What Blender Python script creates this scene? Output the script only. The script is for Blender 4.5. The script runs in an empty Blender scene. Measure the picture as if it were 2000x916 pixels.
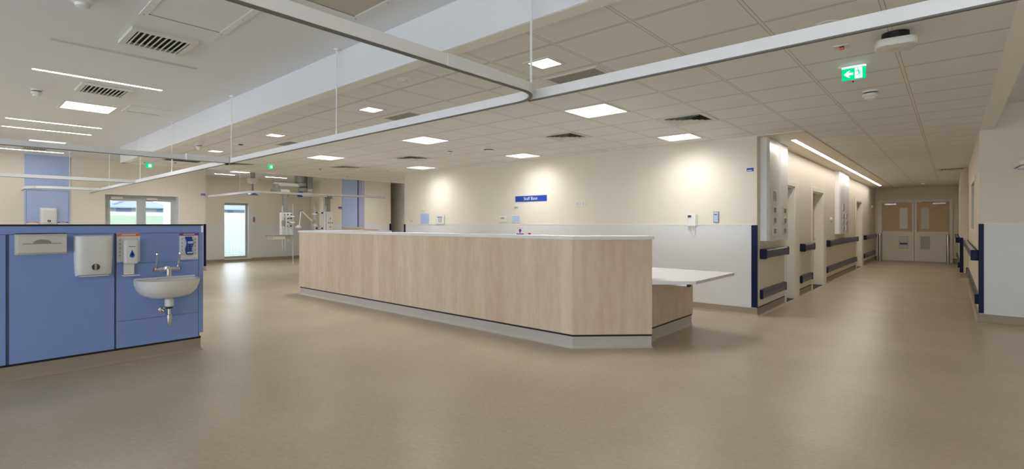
import bpy, bmesh, math, random
from mathutils import Vector, Matrix
random.seed(7)
S = bpy.context.scene
COL = S.collection
PI = math.pi

# ---------------------------------------------------------------- camera
cam = bpy.data.cameras.new('camera'); camo = bpy.data.objects.new('camera', cam); COL.objects.link(camo)
cam.sensor_width = 36.0; cam.lens = 980.2 / 2000 * 36.0
cam.shift_x = (1000 - 950.3) / 2000; cam.shift_y = -(458 - 436.4) / 2000
cam.clip_start = 0.02; cam.clip_end = 400
camo.location = (0, 0, 1.36); camo.rotation_euler = (PI / 2, 0, 0.7474)
S.camera = camo
# ---------------------------------------------------------------- world, exposure
W = bpy.data.worlds.new('overcast_sky'); S.world = W; W.use_nodes = True
bg = W.node_tree.nodes['Background']; bg.inputs[0].default_value = (0.78, 0.88, 1.0, 1); bg.inputs[1].default_value = 3.3
S.view_settings.view_transform = 'Standard'; S.view_settings.look = 'None'
S.view_settings.gamma = 1.0; S.view_settings.use_curve_mapping = False
S.view_settings.exposure = 0.85
LIGHT_PANEL = 21.0     # emission of the square panels
LIGHT_CORRIDOR = 14.0  # the long strip in the corridor
LIGHT_STRIP = 16.0      # emission of the linear lights
DAY = (0.80, 0.90, 1.0)
S.cycles.max_bounces = 8; S.cycles.diffuse_bounces = 5; S.cycles.glossy_bounces = 3
S.cycles.transmission_bounces = 4; S.cycles.sample_clamp_indirect = 6.0
S.cycles.use_denoising = True

# ---------------------------------------------------------------- materials
def newmat(name):
    m = bpy.data.materials.new(name); m.use_nodes = True
    return m, m.node_tree, m.node_tree.nodes['Principled BSDF']
def mat(name, c, rough=0.5, metal=0.0, noise=0.03, scale=8.0, spec=0.5, bump=0.0, bscale=200.0):
    m, t, b = newmat(name)
    b.inputs['Roughness'].default_value = rough; b.inputs['Metallic'].default_value = metal
    b.inputs['Specular IOR Level'].default_value = spec
    tc = t.nodes.new('ShaderNodeTexCoord'); n = t.nodes.new('ShaderNodeTexNoise')
    n.inputs['Scale'].default_value = scale; n.inputs['Detail'].default_value = 4
    t.links.new(tc.outputs['Object'], n.inputs['Vector'])
    mx = t.nodes.new('ShaderNodeMix'); mx.data_type = 'RGBA'
    mx.inputs['A'].default_value = (*[max(0, x * (1 - noise)) for x in c], 1)
    mx.inputs['B'].default_value = (*[min(1, x * (1 + noise)) for x in c], 1)
    t.links.new(n.outputs['Fac'], mx.inputs['Factor']); t.links.new(mx.outputs['Result'], b.inputs['Base Color'])
    if bump > 0:
        n2 = t.nodes.new('ShaderNodeTexNoise'); n2.inputs['Scale'].default_value = bscale
        t.links.new(tc.outputs['Object'], n2.inputs['Vector'])
        bp = t.nodes.new('ShaderNodeBump'); bp.inputs['Strength'].default_value = bump; bp.inputs['Distance'].default_value = 0.002
        t.links.new(n2.outputs['Fac'], bp.inputs['Height']); t.links.new(bp.outputs['Normal'], b.inputs['Normal'])
    return m
def emis(name, c, s, beam=0.0):
    """lit surface; beam > 0 gives the narrower distribution of a prismatic diffuser"""
    m = bpy.data.materials.new(name); m.use_nodes = True; t = m.node_tree; t.nodes.clear()
    e = t.nodes.new('ShaderNodeEmission'); o = t.nodes.new('ShaderNodeOutputMaterial')
    e.inputs[0].default_value = (*c, 1); e.inputs[1].default_value = s
    if beam > 0:
        g = t.nodes.new('ShaderNodeNewGeometry'); d = t.nodes.new('ShaderNodeVectorMath'); d.operation = 'DOT_PRODUCT'
        t.links.new(g.outputs['Incoming'], d.inputs[0]); t.links.new(g.outputs['Normal'], d.inputs[1])
        a = t.nodes.new('ShaderNodeMath'); a.operation = 'ABSOLUTE'; t.links.new(d.outputs['Value'], a.inputs[0])
        p = t.nodes.new('ShaderNodeMath'); p.operation = 'POWER'; p.inputs[1].default_value = beam; t.links.new(a.outputs[0], p.inputs[0])
        k = t.nodes.new('ShaderNodeMath'); k.operation = 'MULTIPLY'; k.inputs[1].default_value = s; t.links.new(p.outputs[0], k.inputs[0])
        t.links.new(k.outputs[0], e.inputs[1])
    t.links.new(e.outputs[0], o.inputs[0]); return m

M = {}
M['cream'] = mat('cream_paint', (0.80, 0.745, 0.64), 0.55, noise=0.012, scale=3)
M['white_panel'] = mat('white_hygienic_cladding', (0.76, 0.76, 0.77), 0.35, noise=0.01)
M['trim'] = mat('cream_trim', (0.86, 0.84, 0.77), 0.45)
M['plaster'] = mat('white_ceiling_plaster', (0.78, 0.795, 0.825), 0.6, noise=0.015, scale=1.5)
M['soffit'] = mat('cream_soffit', (0.80, 0.73, 0.57), 0.5, noise=0.01)
M['blue'] = mat('blue_laminate', (0.245, 0.345, 0.68), 0.38, noise=0.02, scale=2)
M['blue_gap'] = mat('blue_grey_joint', (0.10, 0.13, 0.24), 0.6)
M['blue_light'] = mat('pale_blue_laminate', (0.42, 0.52, 0.79), 0.35, noise=0.02, scale=2)
M['violet_light'] = mat('pale_violet_laminate', (0.42, 0.43, 0.66), 0.35)
M['navy'] = mat('navy_vinyl', (0.003, 0.008, 0.050), 0.45, spec=0.25)
M['navy_rail'] = mat('slate_navy_rail', (0.045, 0.05, 0.105), 0.35)
M['black'] = mat('black_seal', (0.008, 0.008, 0.009), 0.5)
M['cove'] = mat('taupe_cove_vinyl', (0.35, 0.29, 0.215), 0.5, noise=0.04, scale=20)
M['cove_grey'] = mat('grey_cove_vinyl', (0.54, 0.50, 0.47), 0.45, noise=0.03, scale=20)
M['white'] = mat('white_plastic', (0.78, 0.78, 0.76), 0.28)
M['offwhite'] = mat('cream_steel', (0.68, 0.66, 0.60), 0.4)
M['solid_white'] = mat('white_solid_surface', (0.84, 0.84, 0.85), 0.25, noise=0.01)
M['ceramic'] = mat('white_ceramic', (0.80, 0.78, 0.74), 0.12)
M['chrome'] = mat('chrome', (0.75, 0.75, 0.74), 0.12, 1.0)
M['steel'] = mat('brushed_steel', (0.55, 0.54, 0.52), 0.3, 1.0)
M['grey_metal'] = mat('grey_metal', (0.30, 0.30, 0.29), 0.45, 0.3)
M['grey_tile'] = mat('grey_ceiling_panel', (0.30, 0.30, 0.27), 0.8)
M['alu'] = mat('white_aluminium', (0.88, 0.885, 0.90), 0.25, 0.0)
M['rail_dark'] = mat('dark_rail_track', (0.16, 0.16, 0.16), 0.5)
M['grille_dark'] = mat('dark_grille_duct_shade', (0.02, 0.02, 0.018), 0.8)  # near-black for grilles; also paints the shade inside vents
M['louvre'] = mat('grille_white', (0.70, 0.70, 0.65), 0.5)
M['orange'] = mat('orange_print', (0.80, 0.20, 0.06), 0.5)
M['purple'] = mat('purple_print', (0.20, 0.05, 0.33), 0.5)
M['paper'] = mat('white_card', (0.80, 0.80, 0.82), 0.5)
M['ink'] = mat('grey_print', (0.30, 0.28, 0.30), 0.6)
M['royal'] = mat('royal_blue_plastic', (0.015, 0.05, 0.28), 0.35)
M['sign_blue'] = mat('sign_blue', (0.012, 0.055, 0.42), 0.4)
M['sky_notice'] = mat('pale_blue_notice', (0.50, 0.62, 0.82), 0.5)
M['red'] = mat('red_plastic', (0.55, 0.03, 0.03), 0.4)
M['door_cream'] = mat('cream_door_vinyl', (0.82, 0.785, 0.69), 0.4)
M['door_wood'] = mat('oak_veneer', (0.66, 0.47, 0.26), 0.45, noise=0.10, scale=5)
M['frame_alu'] = mat('grey_door_frame', (0.50, 0.53, 0.53), 0.4)
M['grass'] = mat('mown_grass', (0.115, 0.150, 0.080), 0.9, noise=0.2, scale=3)
M['paving'] = mat('pale_paving', (0.45, 0.45, 0.45), 0.9)
M['ext_white'] = mat('white_render', (0.42, 0.43, 0.44), 0.8)
M['ext_blue'] = mat('pale_blue_cladding', (0.20, 0.25, 0.38), 0.7)
M['roof'] = mat('pale_roof', (0.30, 0.31, 0.34), 0.8)
M['sand_panel'] = mat('tan_access_panel', (0.52, 0.48, 0.42), 0.6)
M['brown_wood'] = mat('orange_wood', (0.50, 0.27, 0.10), 0.4)
M['tinted'] = mat('dark_window', (0.06, 0.06, 0.06), 0.15)
M['blue_liquid'] = mat('blue_window_drop', (0.01, 0.10, 0.50), 0.2)
M['screen'] = mat('lcd_screen', (0.012, 0.012, 0.016), 0.2)
M['panel_em'] = emis('lit_diffuser', (1.0, 0.985, 0.965), LIGHT_PANEL, 1.4)
M['strip_em'] = emis('lit_strip', (1.0, 0.985, 0.97), LIGHT_STRIP)
M['corr_em'] = emis('lit_corridor_strip', (1.0, 0.94, 0.84), LIGHT_CORRIDOR)
M['green_em'] = emis('green_exit_panel', (0.0, 0.62, 0.22), 0.75)
M['white_em'] = emis('white_exit_symbol', (0.9, 1.0, 0.95), 1.1)
M['spot_em'] = emis('lit_lamp_end', (1, 0.98, 0.9), 3.0)

def glass():
    m = bpy.data.materials.new('window_glass'); m.use_nodes = True; t = m.node_tree; t.nodes.clear()
    o = t.nodes.new('ShaderNodeOutputMaterial'); mx = t.nodes.new('ShaderNodeMixShader')
    tr = t.nodes.new('ShaderNodeBsdfTransparent'); gl = t.nodes.new('ShaderNodeBsdfGlossy'); fr = t.nodes.new('ShaderNodeFresnel')
    tr.inputs[0].default_value = (0.95, 0.97, 0.97, 1); gl.inputs['Roughness'].default_value = 0.02
    t.links.new(fr.outputs[0], mx.inputs[0]); t.links.new(tr.outputs[0], mx.inputs[1]); t.links.new(gl.outputs[0], mx.inputs[2])
    t.links.new(mx.outputs[0], o.inputs[0]); return m
M['glass'] = glass()

def mth(t, op, a, b=None, c=None):
    n = t.nodes.new('ShaderNodeMath'); n.operation = op
    for i, v in enumerate((a, b, c)):
        if v is None: continue
        if isinstance(v, (int, float)): n.inputs[i].default_value = v
        else: t.links.new(v, n.inputs[i])
    return n.outputs[0]

def wood():
    m, t, b = newmat('pale_maple_laminate'); b.inputs['Roughness'].default_value = 0.42
    tc = t.nodes.new('ShaderNodeTexCoord'); mp = t.nodes.new('ShaderNodeMapping'); mp.inputs['Scale'].default_value = (5.2, 5.2, 0.22)
    mp.inputs['Rotation'].default_value = (0, 0, 0.4)
    t.links.new(tc.outputs['Object'], mp.inputs[0])
    n = t.nodes.new('ShaderNodeTexNoise'); n.inputs['Scale'].default_value = 1.0; n.inputs['Detail'].default_value = 6; n.inputs['Roughness'].default_value = 0.6
    t.links.new(mp.outputs[0], n.inputs['Vector'])
    mp2 = t.nodes.new('ShaderNodeMapping'); mp2.inputs['Scale'].default_value = (15, 15, 4.5); t.links.new(tc.outputs['Object'], mp2.inputs[0])
    n2 = t.nodes.new('ShaderNodeTexNoise'); n2.inputs['Scale'].default_value = 1.0; n2.inputs['Detail'].default_value = 5
    t.links.new(mp2.outputs[0], n2.inputs['Vector'])
    f = mth(t, 'ADD', mth(t, 'MULTIPLY', n.outputs['Fac'], 0.65), mth(t, 'MULTIPLY', n2.outputs['Fac'], 0.35))
    r = t.nodes.new('ShaderNodeValToRGB'); r.color_ramp.elements[0].position = 0.36; r.color_ramp.elements[0].color = (0.63, 0.49, 0.35, 1)
    r.color_ramp.elements[1].position = 0.64; r.color_ramp.elements[1].color = (0.77, 0.655, 0.52, 1)
    t.links.new(f, r.inputs[0]); t.links.new(r.outputs[0], b.inputs['Base Color']); return m
M['wood'] = wood()

def floor_mat():
    m, t, b = newmat('beige_vinyl_floor')
    b.inputs['Roughness'].default_value = 0.34; b.inputs['Specular IOR Level'].default_value = 0.45
    tc = t.nodes.new('ShaderNodeTexCoord')
    n = t.nodes.new('ShaderNodeTexNoise'); n.inputs['Scale'].default_value = 1.3; n.inputs['Detail'].default_value = 5
    n2 = t.nodes.new('ShaderNodeTexNoise'); n2.inputs['Scale'].default_value = 28; n2.inputs['Detail'].default_value = 6
    n3 = t.nodes.new('ShaderNodeTexNoise'); n3.inputs['Scale'].default_value = 160; n3.inputs['Detail'].default_value = 3
    for q in (n, n2, n3): t.links.new(tc.outputs['Object'], q.inputs['Vector'])
    f = mth(t, 'ADD', mth(t, 'ADD', mth(t, 'MULTIPLY', n.outputs['Fac'], 0.4), mth(t, 'MULTIPLY', n2.outputs['Fac'], 0.35)), mth(t, 'MULTIPLY', n3.outputs['Fac'], 0.25))
    r = t.nodes.new('ShaderNodeValToRGB'); r.color_ramp.elements[0].position = 0.38; r.color_ramp.elements[0].color = (0.41, 0.345, 0.24, 1)
    r.color_ramp.elements[1].position = 0.62; r.color_ramp.elements[1].color = (0.53, 0.455, 0.335, 1)
    t.links.new(f, r.inputs[0])
    # welded seams every two metres along the corridor direction
    sp = t.nodes.new('ShaderNodeSeparateXYZ'); t.links.new(tc.outputs['Object'], sp.inputs[0])
    fx = mth(t, 'ABSOLUTE', mth(t, 'SUBTRACT', mth(t, 'FRACT', mth(t, 'MULTIPLY', mth(t, 'ADD', sp.outputs[0], 40.45), 0.5)), 0.5))
    seam = mth(t, 'LESS_THAN', fx, 0.0012)
    mx = t.nodes.new('ShaderNodeMix'); mx.data_type = 'RGBA'; mx.inputs['B'].default_value = (0.46, 0.39, 0.28, 1)
    t.links.new(r.outputs[0], mx.inputs['A']); t.links.new(mth(t, 'MULTIPLY', seam, 0.5), mx.inputs['Factor']); t.links.new(mx.outputs['Result'], b.inputs['Base Color'])
    bp = t.nodes.new('ShaderNodeBump'); bp.inputs['Strength'].default_value = 0.10; bp.inputs['Distance'].default_value = 0.002
    t.links.new(n3.outputs['Fac'], bp.inputs['Height']); t.links.new(bp.outputs['Normal'], b.inputs['Normal'])
    return m
M['floor'] = floor_mat()
M['margin'] = mat('white_ceiling_margin', (0.90, 0.89, 0.84), 0.6, noise=0.01)

GX, GY = -2.1, 2.97   # origin of the 0.6 m ceiling grid
def tile_mat():
    m, t, b = newmat('mineral_ceiling_tiles'); b.inputs['Roughness'].default_value = 0.75
    tc = t.nodes.new('ShaderNodeTexCoord'); sp = t.nodes.new('ShaderNodeSeparateXYZ'); t.links.new(tc.outputs['Object'], sp.inputs[0])
    def dist(o, off):   # metres to the nearest grid line
        k = mth(t, 'FRACT', mth(t, 'DIVIDE', mth(t, 'SUBTRACT', o, off - 60.0), 0.6))
        return mth(t, 'MULTIPLY', mth(t, 'MINIMUM', k, mth(t, 'SUBTRACT', 1.0, k)), 0.6)
    dx = dist(sp.outputs[0], GX); dy = dist(sp.outputs[1], GY)
    bar = mth(t, 'MAXIMUM', mth(t, 'LESS_THAN', dx, 0.010), mth(t, 'LESS_THAN', dy, 0.007))
    gx = mth(t, 'MULTIPLY', mth(t, 'GREATER_THAN', dx, 0.010), mth(t, 'LESS_THAN', dx, 0.0135))
    gy = mth(t, 'MULTIPLY', mth(t, 'GREATER_THAN', dy, 0.007), mth(t, 'LESS_THAN', dy, 0.013))
    gap = mth(t, 'MULTIPLY', mth(t, 'MAXIMUM', gx, gy), mth(t, 'SUBTRACT', 1.0, bar))
    n = t.nodes.new('ShaderNodeTexNoise'); n.inputs['Scale'].default_value = 90; t.links.new(tc.outputs['Object'], n.inputs['Vector'])
    r = t.nodes.new('ShaderNodeValToRGB'); r.color_ramp.elements[0].color = (0.79, 0.795, 0.79, 1); r.color_ramp.elements[1].color = (0.84, 0.845, 0.84, 1)
    t.links.new(n.outputs['Fac'], r.inputs[0])
    m1 = t.nodes.new('ShaderNodeMix'); m1.data_type = 'RGBA'; m1.inputs['B'].default_value = (0.80, 0.78, 0.71, 1)
    t.links.new(bar, m1.inputs['Factor']); t.links.new(r.outputs[0], m1.inputs['A'])
    m2 = t.nodes.new('ShaderNodeMix'); m2.data_type = 'RGBA'; m2.inputs['B'].default_value = (0.34, 0.32, 0.29, 1)
    t.links.new(gap, m2.inputs['Factor']); t.links.new(m1.outputs['Result'], m2.inputs['A'])
    t.links.new(m2.outputs['Result'], b.inputs['Base Color']); return m
M['tiles'] = tile_mat()

# ---------------------------------------------------------------- mesh helpers
def add_box(bm, x0, x1, y0, y1, z0, z1, bev=0.0, seg=2):
    b = bmesh.new(); bmesh.ops.create_cube(b, size=1.0)
    for v in b.verts:
        v.co = Vector(((x0 + x1) / 2 + v.co.x * abs(x1 - x0), (y0 + y1) / 2 + v.co.y * abs(y1 - y0), (z0 + z1) / 2 + v.co.z * abs(z1 - z0)))
    if bev > 0:
        bmesh.ops.bevel(b, geom=b.edges[:], offset=min(bev, 0.49 * min(abs(x1 - x0), abs(y1 - y0), abs(z1 - z0))), segments=seg, affect='EDGES', profile=0.5)
    merge(bm, b); return bm
def merge(bm, b):
    me = bpy.data.meshes.new('tmp'); b.to_mesh(me); b.free(); bm.from_mesh(me); bpy.data.meshes.remove(me)
def box(x0, x1, y0, y1, z0, z1, bev=0.0, seg=2):
    return add_box(bmesh.new(), x0, x1, y0, y1, z0, z1, bev, seg)
def add_cyl(bm, p0, p1, r0, r1=None, n=16):
    if r1 is None: r1 = r0
    p0, p1 = Vector(p0), Vector(p1); d = (p1 - p0); L = d.length
    b = bmesh.new(); bmesh.ops.create_cone(b, cap_ends=True, segments=n, radius1=r0, radius2=r1, depth=L)
    mtx = Matrix.Translation((p0 + p1) / 2) @ d.to_track_quat('Z', 'Y').to_matrix().to_4x4()
    bmesh.ops.transform(b, matrix=mtx, verts=b.verts); merge(bm, b); return bm
def cyl(p0, p1, r0, r1=None, n=16): return add_cyl(bmesh.new(), p0, p1, r0, r1, n)
def add_lathe(bm, c, prof, n=24, axis='Z'):
    b = bmesh.new(); rings = []
    for r, z in prof:
        rings.append([b.verts.new((r * math.cos(2 * PI * k / n), r * math.sin(2 * PI * k / n), z)) for k in range(n)])
    for a, bb in zip(rings, rings[1:]):
        for k in range(n): b.faces.new((a[k], a[(k + 1) % n], bb[(k + 1) % n], bb[k]))
    b.faces.new(rings[0][::-1]); b.faces.new(rings[-1])
    if axis == 'X': bmesh.ops.rotate(b, matrix=Matrix.Rotation(PI / 2, 3, 'Y'), verts=b.verts)
    if axis == 'Y': bmesh.ops.rotate(b, matrix=Matrix.Rotation(-PI / 2, 3, 'X'), verts=b.verts)
    bmesh.ops.translate(b, vec=c, verts=b.verts); bmesh.ops.recalc_face_normals(b, faces=b.faces); merge(bm, b); return bm
def lathe(c, prof, n=24, axis='Z'): return add_lathe(bmesh.new(), c, prof, n, axis)
def add_sweep(bm, pts, prof, up=(0, 0, 1)):
    """sweep a closed 2-D profile (side, up) along points"""
    up = Vector(up); pts = [Vector(p) for p in pts]; b = bmesh.new(); rings = []
    for i, p in enumerate(pts):
        if i == 0: d = pts[1] - p; k = 1
        elif i == len(pts) - 1: d = p - pts[-2]; k = 1
        else:
            d1 = (p - pts[i - 1]).normalized(); d2 = (pts[i + 1] - p).normalized(); d = d1 + d2
            k = 1 / max(0.3, math.cos(d1.angle(d2) / 2))
        d.normalize(); s = d.cross(up).normalized(); u = s.cross(d).normalized()
        rings.append([b.verts.new(p + s * a * k + u * c) for a, c in prof])
    n = len(prof)
    for a, c in zip(rings, rings[1:]):
        for j in range(n): b.faces.new((a[j], a[(j + 1) % n], c[(j + 1) % n], c[j]))
    b.faces.new(rings[0][::-1]); b.faces.new(rings[-1])
    bmesh.ops.recalc_face_normals(b, faces=b.faces); merge(bm, b); return bm
def sweep(pts, prof, up=(0, 0, 1)): return add_sweep(bmesh.new(), pts, prof, up)
def rnd(r, n=8): return [(r * math.cos(2 * PI * k / n), r * math.sin(2 * PI * k / n)) for k in range(n)]
def tube(pts, r, n=8, up=(0, 0, 1)): return sweep(pts, rnd(r, n), up)
def add_prism(bm, poly, h, plane='XY', off=0.0):
    """polygon extruded; plane XY (+z), YZ (+x), XZ (+y)"""
    b = bmesh.new()
    def P(a, c, e): return {'XY': (a, c, e), 'YZ': (e, a, c), 'XZ': (a, e, c)}[plane]
    v0 = [b.verts.new(P(a, c, off)) for a, c in poly]; v1 = [b.verts.new(P(a, c, off + h)) for a, c in poly]
    b.faces.new(v0[::-1]); b.faces.new(v1); n = len(poly)
    for j in range(n): b.faces.new((v0[j], v0[(j + 1) % n], v1[(j + 1) % n], v1[j]))
    bmesh.ops.recalc_face_normals(b, faces=b.faces); merge(bm, b); return bm
def prism(poly, h, plane='XY', off=0.0): return add_prism(bmesh.new(), poly, h, plane, off)

def obj(name, bm, m, parent=None, smooth=False, origin=True):
    """link a bmesh given in room coordinates as one object; its origin goes to its base (or its parent's)"""
    base = Vector((0, 0, 0))
    if parent is not None:
        q = parent
        while q is not None: base += q.location; q = q.parent
    elif origin and bm.verts:
        xs = [v.co.x for v in bm.verts]; ys = [v.co.y for v in bm.verts]; zs = [v.co.z for v in bm.verts]
        base = Vector(((min(xs) + max(xs)) / 2, (min(ys) + max(ys)) / 2, min(zs)))
    bmesh.ops.translate(bm, vec=-base, verts=bm.verts)
    me = bpy.data.meshes.new(name); bm.to_mesh(me); bm.free()
    me.materials.append(M[m] if isinstance(m, str) else m)
    if smooth:
        me.shade_smooth()
        try: me.set_sharp_from_angle(angle=math.radians(35))
        except Exception: pass
    o = bpy.data.objects.new(name, me); COL.objects.link(o)
    if parent is not None: o.parent = parent
    elif origin: o.location = base
    return o
def tag(o, label, cat, group=None):
    o['label'] = label; o['category'] = cat
    if group: o['group'] = group
    return o
def thing(name, label, cat, loc, group=None):
    o = bpy.data.objects.new(name, None); o.empty_display_size = 0.05; COL.objects.link(o); o.location = loc
    return tag(o, label, cat, group)
def struct(name, bm, m, parent=None):
    o = obj(name, bm, m, parent, origin=False)
    if parent is None: o['kind'] = 'structure'
    return o
def dup(root, loc, label=None, group=None):
    r = root.copy(); COL.objects.link(r); r.location = loc
    if label: r['label'] = label
    if group: r['group'] = group
    for ch in list(root.children):
        c = ch.copy(); COL.objects.link(c); c.parent = r
        for g in list(ch.children):
            d = g.copy(); COL.objects.link(d); d.parent = c
    return r
def text(body, size, m, parent, loc, rot, name='lettering', sx=1.0):
    """flat lettering, loc and rot in room coordinates"""
    cu = bpy.data.curves.new(name, 'FONT'); cu.body = body; cu.size = size; cu.extrude = 0.0006; cu.align_x = 'CENTER'; cu.align_y = 'CENTER'
    o = bpy.data.objects.new('tmp_text', cu); COL.objects.link(o)
    dg = bpy.context.evaluated_depsgraph_get(); me = bpy.data.meshes.new_from_object(o.evaluated_get(dg))
    bpy.data.objects.remove(o); bm = bmesh.new(); bm.from_mesh(me); bpy.data.meshes.remove(me)
    for v in bm.verts: v.co.x *= sx
    mt = Matrix.Translation(loc) @ rot.to_4x4(); bmesh.ops.transform(bm, matrix=mt, verts=bm.verts)
    return obj(name, bm, m, parent)
ROT_Y = Matrix.Rotation(PI / 2, 3, 'X')                                # reads from -y, faces -y
ROT_X = Matrix.Rotation(PI / 2, 3, 'Z') @ Matrix.Rotation(PI / 2, 3, 'X')   # faces +x

# ---------------------------------------------------------------- main dimensions
XL, XR = -2.09, 0.28          # corridor walls
YS, YR = 8.08, 9.70           # staff base wall, right hand wall
YE = 23.6                     # end of the corridor
ZL, ZH = 2.65, 2.97           # low tiled ceiling, high plaster ceiling
XN, XF = -15.75, -18.6        # near and far window walls on the left

# ---------------------------------------------------------------- structure
struct('floor', box(-19.4, 6.3, -6.0, 24.2, -0.12, 0.0), 'floor')
lowc = struct('ceiling', box(-12.85, 0.41, 2.53, 24.0, ZL, ZH), 'tiles')
# plaster margins of the low ceiling (2 cm proud so that the tiles sit inside them)
mg = bmesh.new()
add_box(mg, -12.86, 0.42, 2.52, 2.64, ZL - 0.012, ZH); add_box(mg, 0.285, 0.42, 2.52, YR, ZL - 0.012, ZH)
add_box(mg, -12.86, -12.74, 2.52, 12.2, ZL - 0.012, ZH)
struct('trim_1', mg, 'margin')
rs = bmesh.new(); add_box(rs, -12.868, 0.428, 2.512, 2.52, ZL - 0.010, ZH); add_box(rs, -12.868, -12.86, 2.512, 12.2, ZL - 0.010, ZH); add_box(rs, 0.42, 0.428, 2.512, YR, ZL - 0.010, ZH)
struct('trim_8', rs, 'plaster')
struct('trim_2', box(-2.09, -1.50, 8.08, YE, ZL - 0.012, ZL + 0.05), 'soffit')
struct('ceiling_plaster', box(-19.4, 6.3, -6.0, 24.2, ZH, ZH + 0.15), 'plaster')

def wall(name, *boxes):
    bm = bmesh.new()
    for b in boxes: add_box(bm, *b)
    return struct(name, bm, 'cream')
D1, D2, D3 = (9.80, 10.45), (12.02, 13.18), (18.45, 19.65)     # openings in the corridor's left wall
HD = 2.02
wall('wall_staff_base', (-10.38, -2.09, YS, YS + 0.25, 0, ZH))
wall('wall_passage_side', (-10.38, -10.13, YS + 0.25, 12.4, 0, ZH))
cb = [(XL - 0.25, XL, YS + 0.25, D1[0], 0, ZH), (XL - 0.25, XL, D1[1], D2[0], 0, ZH), (XL - 0.25, XL, D2[1], D3[0], 0, ZH), (XL - 0.25, XL, D3[1], YE, 0, ZH)]
for d in (D1, D2, D3): cb.append((XL - 0.25, XL, d[0], d[1], HD, ZH))
wall('wall_corridor_left', *cb)
wall('wall_corridor_end', (-3.2, 1.0, YE, YE + 0.2, 0, ZH))
wall('wall_right', (XR, 6.3, YR, YR + 0.2, 0, ZH))
wr = [(XR, XR + 0.2, YR + 0.2, 10.95, 0, ZH), (XR, XR + 0.2, 12.95, 15.9, 0, ZH), (XR, XR + 0.2, 10.95, 12.95, 0, 1.19), (XR, XR + 0.2, 10.95, 12.95, 2.12, ZH),
      (XR, XR + 0.6, 15.7, 15.9, 0, ZH)]
wall('wall_corridor_right', *wr)
wall('wall_corridor_right_far', (0.16, 0.9, 17.4, YE, 0, ZH))
wall('wall_corridor_alcove', (0.85, 1.05, 15.9, 17.6, 0, ZH))
wall('wall_near_left', (XN - 0.3, XN, -6.0, 2.76, 0, ZH), (XN - 0.3, XN, 4.46, 5.1, 0, ZH), (XN - 0.3, XN, 2.76, 4.46, 2.10, ZH))
wall('wall_left_step', (XF - 0.3, XN - 0.3, 4.85, 5.1, 0, ZH))
wall('wall_far_left', (XF - 0.3, XF, 5.1, 6.62, 0, ZH), (XF - 0.3, XF, 7.54, 12.4, 0, ZH), (XF - 0.3, XF, 6.62, 7.54, 2.08, ZH), (XF - 0.3, XF, 6.62, 7.54, 0, 0.10))
wall('wall_bay_return', (XF, -16.0, 9.84, 10.04, 0, ZH))
wall('wall_passage_end', (XF, -9.9, 12.2, 12.4, 0, ZH))
wall('wall_bay_pier', (-16.0, -15.75, 8.78, 11.60, 0, ZH))
# room behind the viewer: unseen rear wall with a window band added for daylight, and the wall on the viewer's right
rb = [(-19.4, 6.3, -6.0, -5.8, 0, 0.5), (-19.4, 6.3, -6.0, -5.8, 2.3, ZH)]
wx = [-19.4, -12.7, -9.3, -8.7, -5.3, -4.7, -1.3, -0.7, 2.7, 3.0, 5.7, 6.3]
for i in range(0, len(wx), 2): rb.append((wx[i], wx[i + 1], -6.0, -5.8, 0.5, 2.3))
wall('wall_rear', *rb)
wall('wall_far_right', (6.1, 6.3, -5.8, YR, 0, ZH))

# dado cladding, trims, cove skirtings
def cladding(name, *boxes):
    bm = bmesh.new()
    for b in boxes: add_box(bm, *b)
    return struct(name, bm, 'white_panel')
cladding('trim_3', (-10.38, XL - 0.035, YS - 0.006, YS, 0.12, 1.335))
cladding('trim_4', (XR + 0.04, 6.1, YR - 0.006, YR, 0.12, 1.352))
cladding('trim_5', (XF, XF + 0.006, 5.1, 6.62, 0.12, 1.36), (XF, XF + 0.006, 7.54, 9.84, 0.12, 1.36), (XF, -16.0, 9.834, 9.84, 0.12, 1.36),
         (XN, XN + 0.006, 4.95, 5.08, 0.12, 1.36), (XN, XN + 0.006, 8.78, 9.50, 0.12, 1.36), (XN, XN + 0.006, 10.42, 11.57, 0.12, 1.36))
tb = bmesh.new()
add_box(tb, -10.38, XL - 0.035, YS - 0.010, YS, 1.335, 1.350); add_box(tb, XR + 0.04, 6.1, YR - 0.010, YR, 1.352, 1.367)
struct('trim_6', tb, 'trim')
def cove(pts, h=0.115, r=0.035, t=0.006):
    prof = [(0.0, 0.0), (0.0, h), (t, h)]
    for k in range(6):
        a = k / 5 * PI / 2; prof.append((t + r - r * math.cos(a), r - r * math.sin(a)) if k else (t, r))
    return prof
def baseboard(name, pts, m='cove', h=0.115):
    # profile's side runs to the right of the path
    pr = [(a, b) for a, b in cove(None, h)]
    return struct(name, sweep(pts, pr), m)
baseboard('baseboard_staff', [(-10.38, YS + 1.5, 0), (-10.38, YS, 0), (XL, YS, 0), (XL, D1[0], 0)])
baseboard('baseboard_corridor_1', [(XL, D1[1] + 0.36, 0), (XL, D2[0] - 0.1, 0)])
baseboard('baseboard_corridor_2', [(XL, D2[1] + 0.36, 0), (XL, D3[0] - 0.1, 0)])
baseboard('baseboard_corridor_3', [(XL, D3[1] + 0.36, 0), (XL, YE, 0), (-2.03, YE, 0)])
baseboard('baseboard_corridor_end', [(0.03, YE, 0), (0.16, YE, 0), (0.16, 17.4, 0), (0.8, 17.4, 0)])
baseboard('baseboard_right', [(XR, 15.8, 0), (XR, YR, 0), (6.1, YR, 0)])
baseboard('baseboard_far_left', [(XF, 5.1, 0), (XF, 9.84, 0), (-16.0, 9.84, 0)])
baseboard('baseboard_near_left_1', [(XN, -5.8, 0), (XN, 2.74, 0)])
baseboard('baseboard_near_left_2', [(XN, 4.48, 0), (XN, 5.1, 0), (-16.5, 5.1, 0)])
bl = bmesh.new()
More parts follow.
